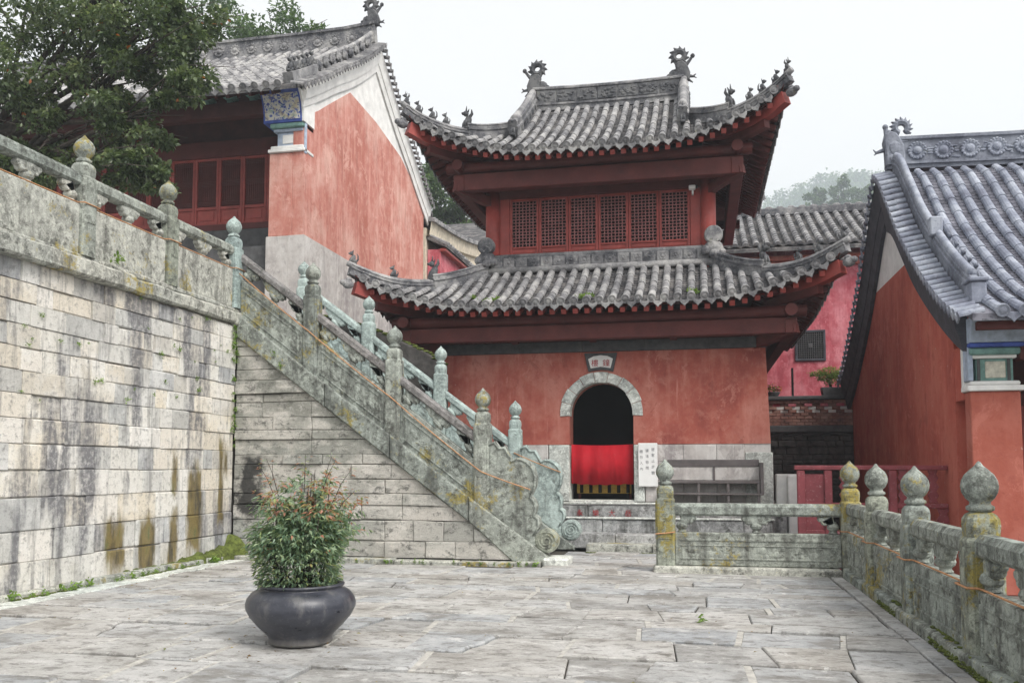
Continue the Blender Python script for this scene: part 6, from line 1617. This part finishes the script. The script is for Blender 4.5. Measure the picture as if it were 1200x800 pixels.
def bush():
    pc = (-3.40, 7.33)
    p = thing('planter_bowl', (pc[0], pc[1], 0), 'round dark glazed planter bowl standing on the courtyard paving', 'pot')
    prof = [(0.0,0.0),(0.265,0.0),(0.275,0.02),(0.27,0.05),(0.285,0.075),(0.36,0.15),(0.43,0.235),(0.465,0.305),(0.470,0.345),(0.455,0.395),(0.42,0.44),(0.375,0.468),(0.352,0.476),(0.352,0.492),(0.368,0.498),(0.372,0.512),(0.36,0.522),(0.335,0.520),(0.325,0.505),(0.322,0.44),(0.0,0.43)]
    sc = 1.0
    build('bowl', MB().lathe([(a*sc, b*0.97) for a, b in prof], 48, (pc[0],pc[1],0.004)), M_POT, p, smooth=True)
    build('soil', MB().lathe([(0.0,0.0),(0.335,0.0),(0.32,0.03),(0.15,0.055),(0.0,0.06)], 20, (pc[0],pc[1],0.43)), M_SOIL, p, smooth=True)
    t = thing('nandina_bush', (pc[0], pc[1], 0.46), 'bushy evergreen shrub with red-tipped shoots growing in the dark bowl', 'shrub')
    rg = np.random.default_rng(4); r = random.Random(4)
    stems = MB(); P = []; D = []; N = []; S_ = []; Tn = []
    for i in range(80):
        a = r.uniform(0, 2*math.pi); q = math.sqrt(r.uniform(0,1)); hgt = r.uniform(0.35, 1.0)*(1.08-0.35*q*q)
        b = Vector((pc[0]+0.16*q*math.cos(a), pc[1]+0.16*q*math.sin(a), 0.46)); rr = 0.41*q*(0.75+0.35*r.random())*(1.0-0.22*max(0, hgt-0.55))
        e = Vector((pc[0]+0.05+rr*math.cos(a), pc[1]+rr*math.sin(a), 0.50+1.03*hgt)); m = b.lerp(e, 0.5)+Vector((0.06*q*math.cos(a), 0.06*q*math.sin(a), 0.06))
        if i % 2 == 0: stems.tube([b, m, e], [0.009,0.006,0.003], 5)
        red = (hgt > 0.66 and r.random() < 0.55)
        for s in range(12):
            f = 0.30+0.70*(s+1)/12; pt = m.lerp(e, (f-0.3)/0.7) if f > 0.3 else m
            az = r.uniform(0, 2*math.pi); tw = Vector((math.cos(az), math.sin(az), r.uniform(-0.35,0.35)))*r.uniform(0.06,0.22)
            for l in range(7):
                base = pt + tw*(0.35+0.65*l/6) + Vector((r.gauss(0,.012), r.gauss(0,.012), r.gauss(0,.012)))
                d = Vector((tw.x, tw.y, 0)).normalized()*0.8 + Vector((r.gauss(0,.55), r.gauss(0,.55), r.uniform(-0.75,0.12)))
                P.append(base); D.append(d); N.append((r.gauss(0,.35)+d.x*0.3, r.gauss(0,.35)+d.y*0.3, 1)); S_.append(r.uniform(0.046,0.078))
                tt = r.uniform(0.12,0.82)
                if red and f > 0.75: tt = r.uniform(0.86,1.0) if r.random() < 0.8 else tt
                elif base.z < 0.75 and r.random() < 0.5: tt = r.uniform(0.72,0.9)
                elif r.random() < 0.02: tt = r.uniform(0.9,1.0)
                Tn.append(tt)
    # low sprays hanging over the rim
    for i in range(2600):
        a = r.uniform(0, 2*math.pi); z = r.uniform(0.50,0.95); q = r.uniform(0.24,0.36)+0.10*(z-0.5)
        P.append((pc[0]-0.03+q*math.cos(a), pc[1]+q*math.sin(a), z)); D.append((math.cos(a)*0.8+r.gauss(0,.4), math.sin(a)*0.8+r.gauss(0,.4), r.uniform(-0.6,0.2))); N.append((r.gauss(0,.4), r.gauss(0,.4), 1)); S_.append(r.uniform(0.035,0.06)); Tn.append(r.choice((r.uniform(0.5,0.9), r.uniform(0.1,0.6))))
    for i in range(1300):
        a = r.uniform(0, 2*math.pi); q = 0.30*math.sqrt(r.random()); z = r.uniform(0.5,0.92)
        P.append((pc[0]+q*math.cos(a), pc[1]+q*math.sin(a), z)); D.append((math.cos(a)+r.gauss(0,.5), math.sin(a)+r.gauss(0,.5), r.uniform(-0.7,0.2))); N.append((r.gauss(0,.4), r.gauss(0,.4), 1)); S_.append(r.uniform(0.04,0.07)); Tn.append(r.uniform(0.0,0.8))
    # a few stray shoots
    for (dx, dz, dy) in ((-0.42,1.02,0.0),(-0.30,1.08,-0.1),(0.42,0.98,0.05),(0.50,0.80,-0.05),(0.02,1.12,0.0),(0.22,1.10,0.1),(-0.48,0.78,0.1),(0.34,1.06,-0.1)):
        b = Vector((pc[0]+dx*0.6, pc[1]+dy, 0.5+dz*0.7)); e = Vector((pc[0]+dx, pc[1]+dy, 0.5+dz)); stems.tube([b, b.lerp(e,0.5)+Vector((0,0,0.03)), e], [0.004,0.003,0.002], 4)
        for l in range(26):
            pt = b.lerp(e, r.uniform(0.3,1.05)); d = Vector((r.gauss(0,1)+dx, r.gauss(0,1), r.uniform(-0.5,0.4)))
            P.append(pt+d.normalized()*r.uniform(0,0.05)); D.append(d); N.append((r.gauss(0,.4), r.gauss(0,.4), 1)); S_.append(r.uniform(0.03,0.05)); Tn.append(r.uniform(0.84,1.0) if r.random() < 0.75 else r.uniform(0.3,0.7))
    build('stem', stems, M_BARK, t, smooth=True)
    put('foliage', leaf_mesh('foliage', np.array(P), np.array(D), np.array(N), np.array(S_), 0.34, M_LEAFN, np.array(Tn), 0.2, 0.12), t)
bush()

def small_plants():
    # bonsai and flower pots on the brick parapet
    t = thing('bonsai_pot', (3.48, 24.7, 3.375), 'grey rectangular tray with a yellow-green bonsai on the brick parapet', 'plant')
    build('tray', MB().add([(3.20,24.52,3.38),(3.76,24.52,3.38),(3.76,24.88,3.38),(3.20,24.88,3.38),(3.16,24.49,3.60),(3.80,24.49,3.60),(3.80,24.91,3.60),(3.16,24.91,3.60)], [(0,3,2,1),(4,5,6,7),(0,1,5,4),(1,2,6,5),(2,3,7,6),(3,0,4,7)]), M_BAND, t)
    build('trunk', MB().tube([(3.42,24.7,3.58),(3.36,24.7,3.75),(3.46,24.7,3.92),(3.40,24.7,4.02)], [0.04,0.032,0.025,0.012], 7).tube([(3.44,24.7,3.85),(3.65,24.7,3.95)],[0.02,0.01],5).tube([(3.38,24.7,3.78),(3.15,24.7,3.95)],[0.02,0.008],5), M_BARK, t)
    rg = np.random.default_rng(2)
    P, D, N, S_, Tn = clump_leaves(rg, [((3.40,24.7,4.02),(0.30,0.22,0.12),1), ((3.66,24.7,3.92),(0.25,0.2,0.12),1), ((3.08,24.7,3.98),(0.22,0.15,0.07),0.5), ((3.75,24.7,3.75),(0.2,0.15,0.1),0.7), ((3.5,24.66,3.80),(0.30,0.2,0.14),1.0), ((3.25,24.66,3.88),(0.22,0.16,0.1),0.8)], 420, 0.06)
    put('foliage', leaf_mesh('foliage', P, D, N, S_, 0.5, M_LEAFY, Tn), t)
    t = thing('flower_pot', (1.93, 24.7, 3.375), 'small dark pot of pink and orange flowers at the end of the brick parapet', 'plant')
    build('pot', MB().lathe([(0.10,0.0),(0.12,0.02),(0.17,0.10),(0.18,0.13),(0.15,0.13),(0.0,0.12)], 16, (1.95,24.7,3.376)), M_BAND, t, smooth=True)
    P, D, N, S_, Tn = clump_leaves(rg, [((1.93,24.68,3.60),(0.18,0.15,0.10),1)], 200, 0.06); put('foliage', leaf_mesh('foliage', P, D, N, S_, 0.5, M_LEAFW, Tn), t)
    P, D, N, S_, Tn = clump_leaves(rg, [((1.90,24.60,3.66),(0.15,0.08,0.06),1),((2.08,24.6,3.60),(0.08,0.06,0.05),0.6)], 90, 0.05); put('flower', leaf_mesh('flower', P, D, N, S_, 0.9, M_PETAL, rg.uniform(size=len(P))), t)
    # moss bank in the corner of the courtyard
    r = random.Random(1)
    m = MB(); n = 70; K = 7; pts = []
    for i in range(n+1):
        y = 9.2+(13.9-9.2)*i/n; rr = interp(y, [(9.2,0.0),(10.5,0.03),(11.3,0.06),(12.0,0.06),(12.6,0.10),(13.1,0.13),(13.5,0.17),(13.75,0.26),(13.9,0.36)])*(1+0.9*mnoise.noise((y*5,0,0)))
        for k in range(K+1):
            a = math.pi/2*k/K; dz = rr*math.cos(a)*1.0; dx = rr*math.sin(a)*1.0
            j = 0.02*mnoise.noise((y*9, k*1.3, 0))
            m.v.append((-7.77+max(0,dx+j), y, 0.06+max(-0.08, dz-0.03+j) if k < K else -0.02))
    for i in range(n):
        for k in range(K): m.f.append((i*(K+1)+k, i*(K+1)+k+1, (i+1)*(K+1)+k+1, (i+1)*(K+1)+k))
    o = build('moss', m, M_MOSS, smooth=True, kind='stuff'); o['label'] = 'green moss bank at the foot of the retaining wall corner'
    # moss tufts along kerbs and posts
    m = MB()
    for i in range(2200):
        w = r.random()
        if w < 0.45: x, y, z = 1.90+abs(r.gauss(0,0.012)), r.uniform(5.5,13.1), 0.01+r.uniform(0,0.05)
        elif w < 0.7: x, y, z = 2.0-abs(r.gauss(0,0.03)), r.uniform(5.5,13.1), 0.12
        elif w < 0.85: x, y, z = -7.62+abs(r.gauss(0,0.03)), r.uniform(8.4,13.5), 0.01
        else: x, y, z = r.uniform(-2.0,1.2), 16.05-abs(r.gauss(0,0.02)), 0.0
        if mnoise.noise((x*0.7, y*0.9, 3)) < -0.05: continue
        s = r.uniform(0.008,0.024); m.blob((x,y,z), (s*1.1,s*1.5,s*0.5), 6, 4)
    rg2 = np.random.default_rng(12); P = []
    for i in range(260):
        y = r.uniform(12.0,13.9); P.append((-7.75+r.uniform(0,0.3), y, 0.05+r.uniform(0,0.25)))
    o = build('moss_tufts', m, M_MOSS, kind='stuff'); o['label'] = 'small tufts of moss along kerbs and balustrade feet'
    # weeds in the joints
    spots = []
    for i in range(34): y = r.uniform(9.0,13.9); spots.append((-7.735, y, r.uniform(2.3,3.9), r.uniform(0.02,0.05)))
    for i in range(26): spots.append((-7.72, 13.88+r.uniform(-.05,.04), r.uniform(1.8,3.9), r.uniform(0.03,0.07)))
    for i in range(24): spots.append((-7.58+r.uniform(-.04,.05), r.uniform(8.6,13.4), 0.03, r.uniform(0.04,0.09)))
    for (a, b, c, s) in ((-7.66,10.55,4.28,0.11), (-0.02,9.02,0.02,0.07), (-7.0,13.86,3.43,0.06), (-6.9,13.86,3.2,0.06), (-2.5,13.62,0.02,0.08), (-2.75,13.64,0.02,0.06)): spots.append((a, b, c, s))
    for i in range(14): spots.append((r.uniform(-5.5,-2.5), 13.64, 0.02, r.uniform(0.03,0.05)))
    P = []; D = []; N = []; S_ = []
    for x, y, z, s in spots:
        for k in range(26):
            d = Vector((abs(r.gauss(0,1))+0.3, r.gauss(0,1), r.gauss(0.3,0.8))); P.append((x+r.gauss(0,s*0.25), y+r.gauss(0,s*0.5), z+r.gauss(0,s*0.4))); D.append(d); N.append((r.gauss(0.4,.5), r.gauss(0,.5), 1)); S_.append(s*r.uniform(0.5,0.9))
    o = put('weeds', leaf_mesh('weeds', np.array(P), np.array(D), np.array(N), np.array(S_), 0.5, M_LEAFW, np.random.default_rng(3).uniform(size=len(P))), kind='stuff'); o['label'] = 'small green weeds sprouting from the stone joints'
    # grass tufts on the lower tower roof
    P = []; D = []; S_ = []; N = []
    for (u, dd) in ((-2.0,4.2),(-1.8,4.1),(-2.35,3.9),(2.0,4.1),(-0.1,4.2),(0.0,4.1)):
        for k in range(40):
            P.append((TX+u+r.gauss(0,.05), TY-dd+r.gauss(0,.06), low_g(dd)+0.02)); D.append((r.gauss(0,.6), r.gauss(-.3,.6), 0.7)); N.append((r.gauss(0,1), r.gauss(0,1), .4)); S_.append(r.uniform(.06,.13))
    o = put('roof_weeds', leaf_mesh('roof_weeds', np.array(P), np.array(D), np.array(N), np.array(S_), 0.3, M_LEAFW, np.random.default_rng(5).uniform(0.3,1,size=len(P))), kind='stuff'); o['label'] = 'yellow-green weeds growing on the lower tower roof'
small_plants()
def litter():
    r = random.Random(31); P = []; D = []; N = []; S_ = []; Tn = []
    for i in range(170):
        if r.random() < 0.5: x, y = r.uniform(-7.3,1.7), r.uniform(5.5,13.0)
        elif r.random() < 0.5: x, y = -7.3+abs(r.gauss(0,0.4)), r.uniform(7.5,13.4)
        else: x, y = pc_x+r.gauss(0,0.7), 7.33+r.gauss(0,0.6)
        P.append((x, y, 0.016)); a = r.uniform(0,6.28); D.append((math.cos(a), math.sin(a), r.uniform(0,0.25))); N.append((r.gauss(0,.3), r.gauss(0,.3), 1)); S_.append(r.uniform(0.02,0.05)); Tn.append(r.random())
    o = put('leaf_litter', leaf_mesh('leaf_litter', np.array(P), np.array(D), np.array(N), np.array(S_), 0.45, M_DRY, np.array(Tn), 0.3), kind='stuff'); o['label'] = 'a few fallen leaves lying on the courtyard paving'
pc_x = -3.4
M_DRY = m_leaf('dry_leaf', ((0.0,(0.10,0.06,0.03)), (0.5,(0.22,0.14,0.06)), (0.8,(0.30,0.24,0.10)), (1.0,(0.12,0.15,0.05))), 0.7)
litter()

# ------------------------------------------------------------------ air
def haze():
    m = bpy.data.materials.new('haze_air'); m.use_nodes = True; nt = m.node_tree; nt.nodes.clear()
    out = nt.nodes.new('ShaderNodeOutputMaterial'); v = nt.nodes.new('ShaderNodeVolumePrincipled')
    v.inputs['Color'].default_value = (0.84,0.92,1.0,1); v.inputs['Density'].default_value = HAZE; v.inputs['Anisotropy'].default_value = 0.2
    nt.links.new(v.outputs[0], out.inputs['Volume'])
    o = build('haze', MB().box(-760, 760, -320, 920, -1.6, 232), m, kind='stuff'); o['label'] = 'thin mist in the air'
HAZE = 0.0012
haze()
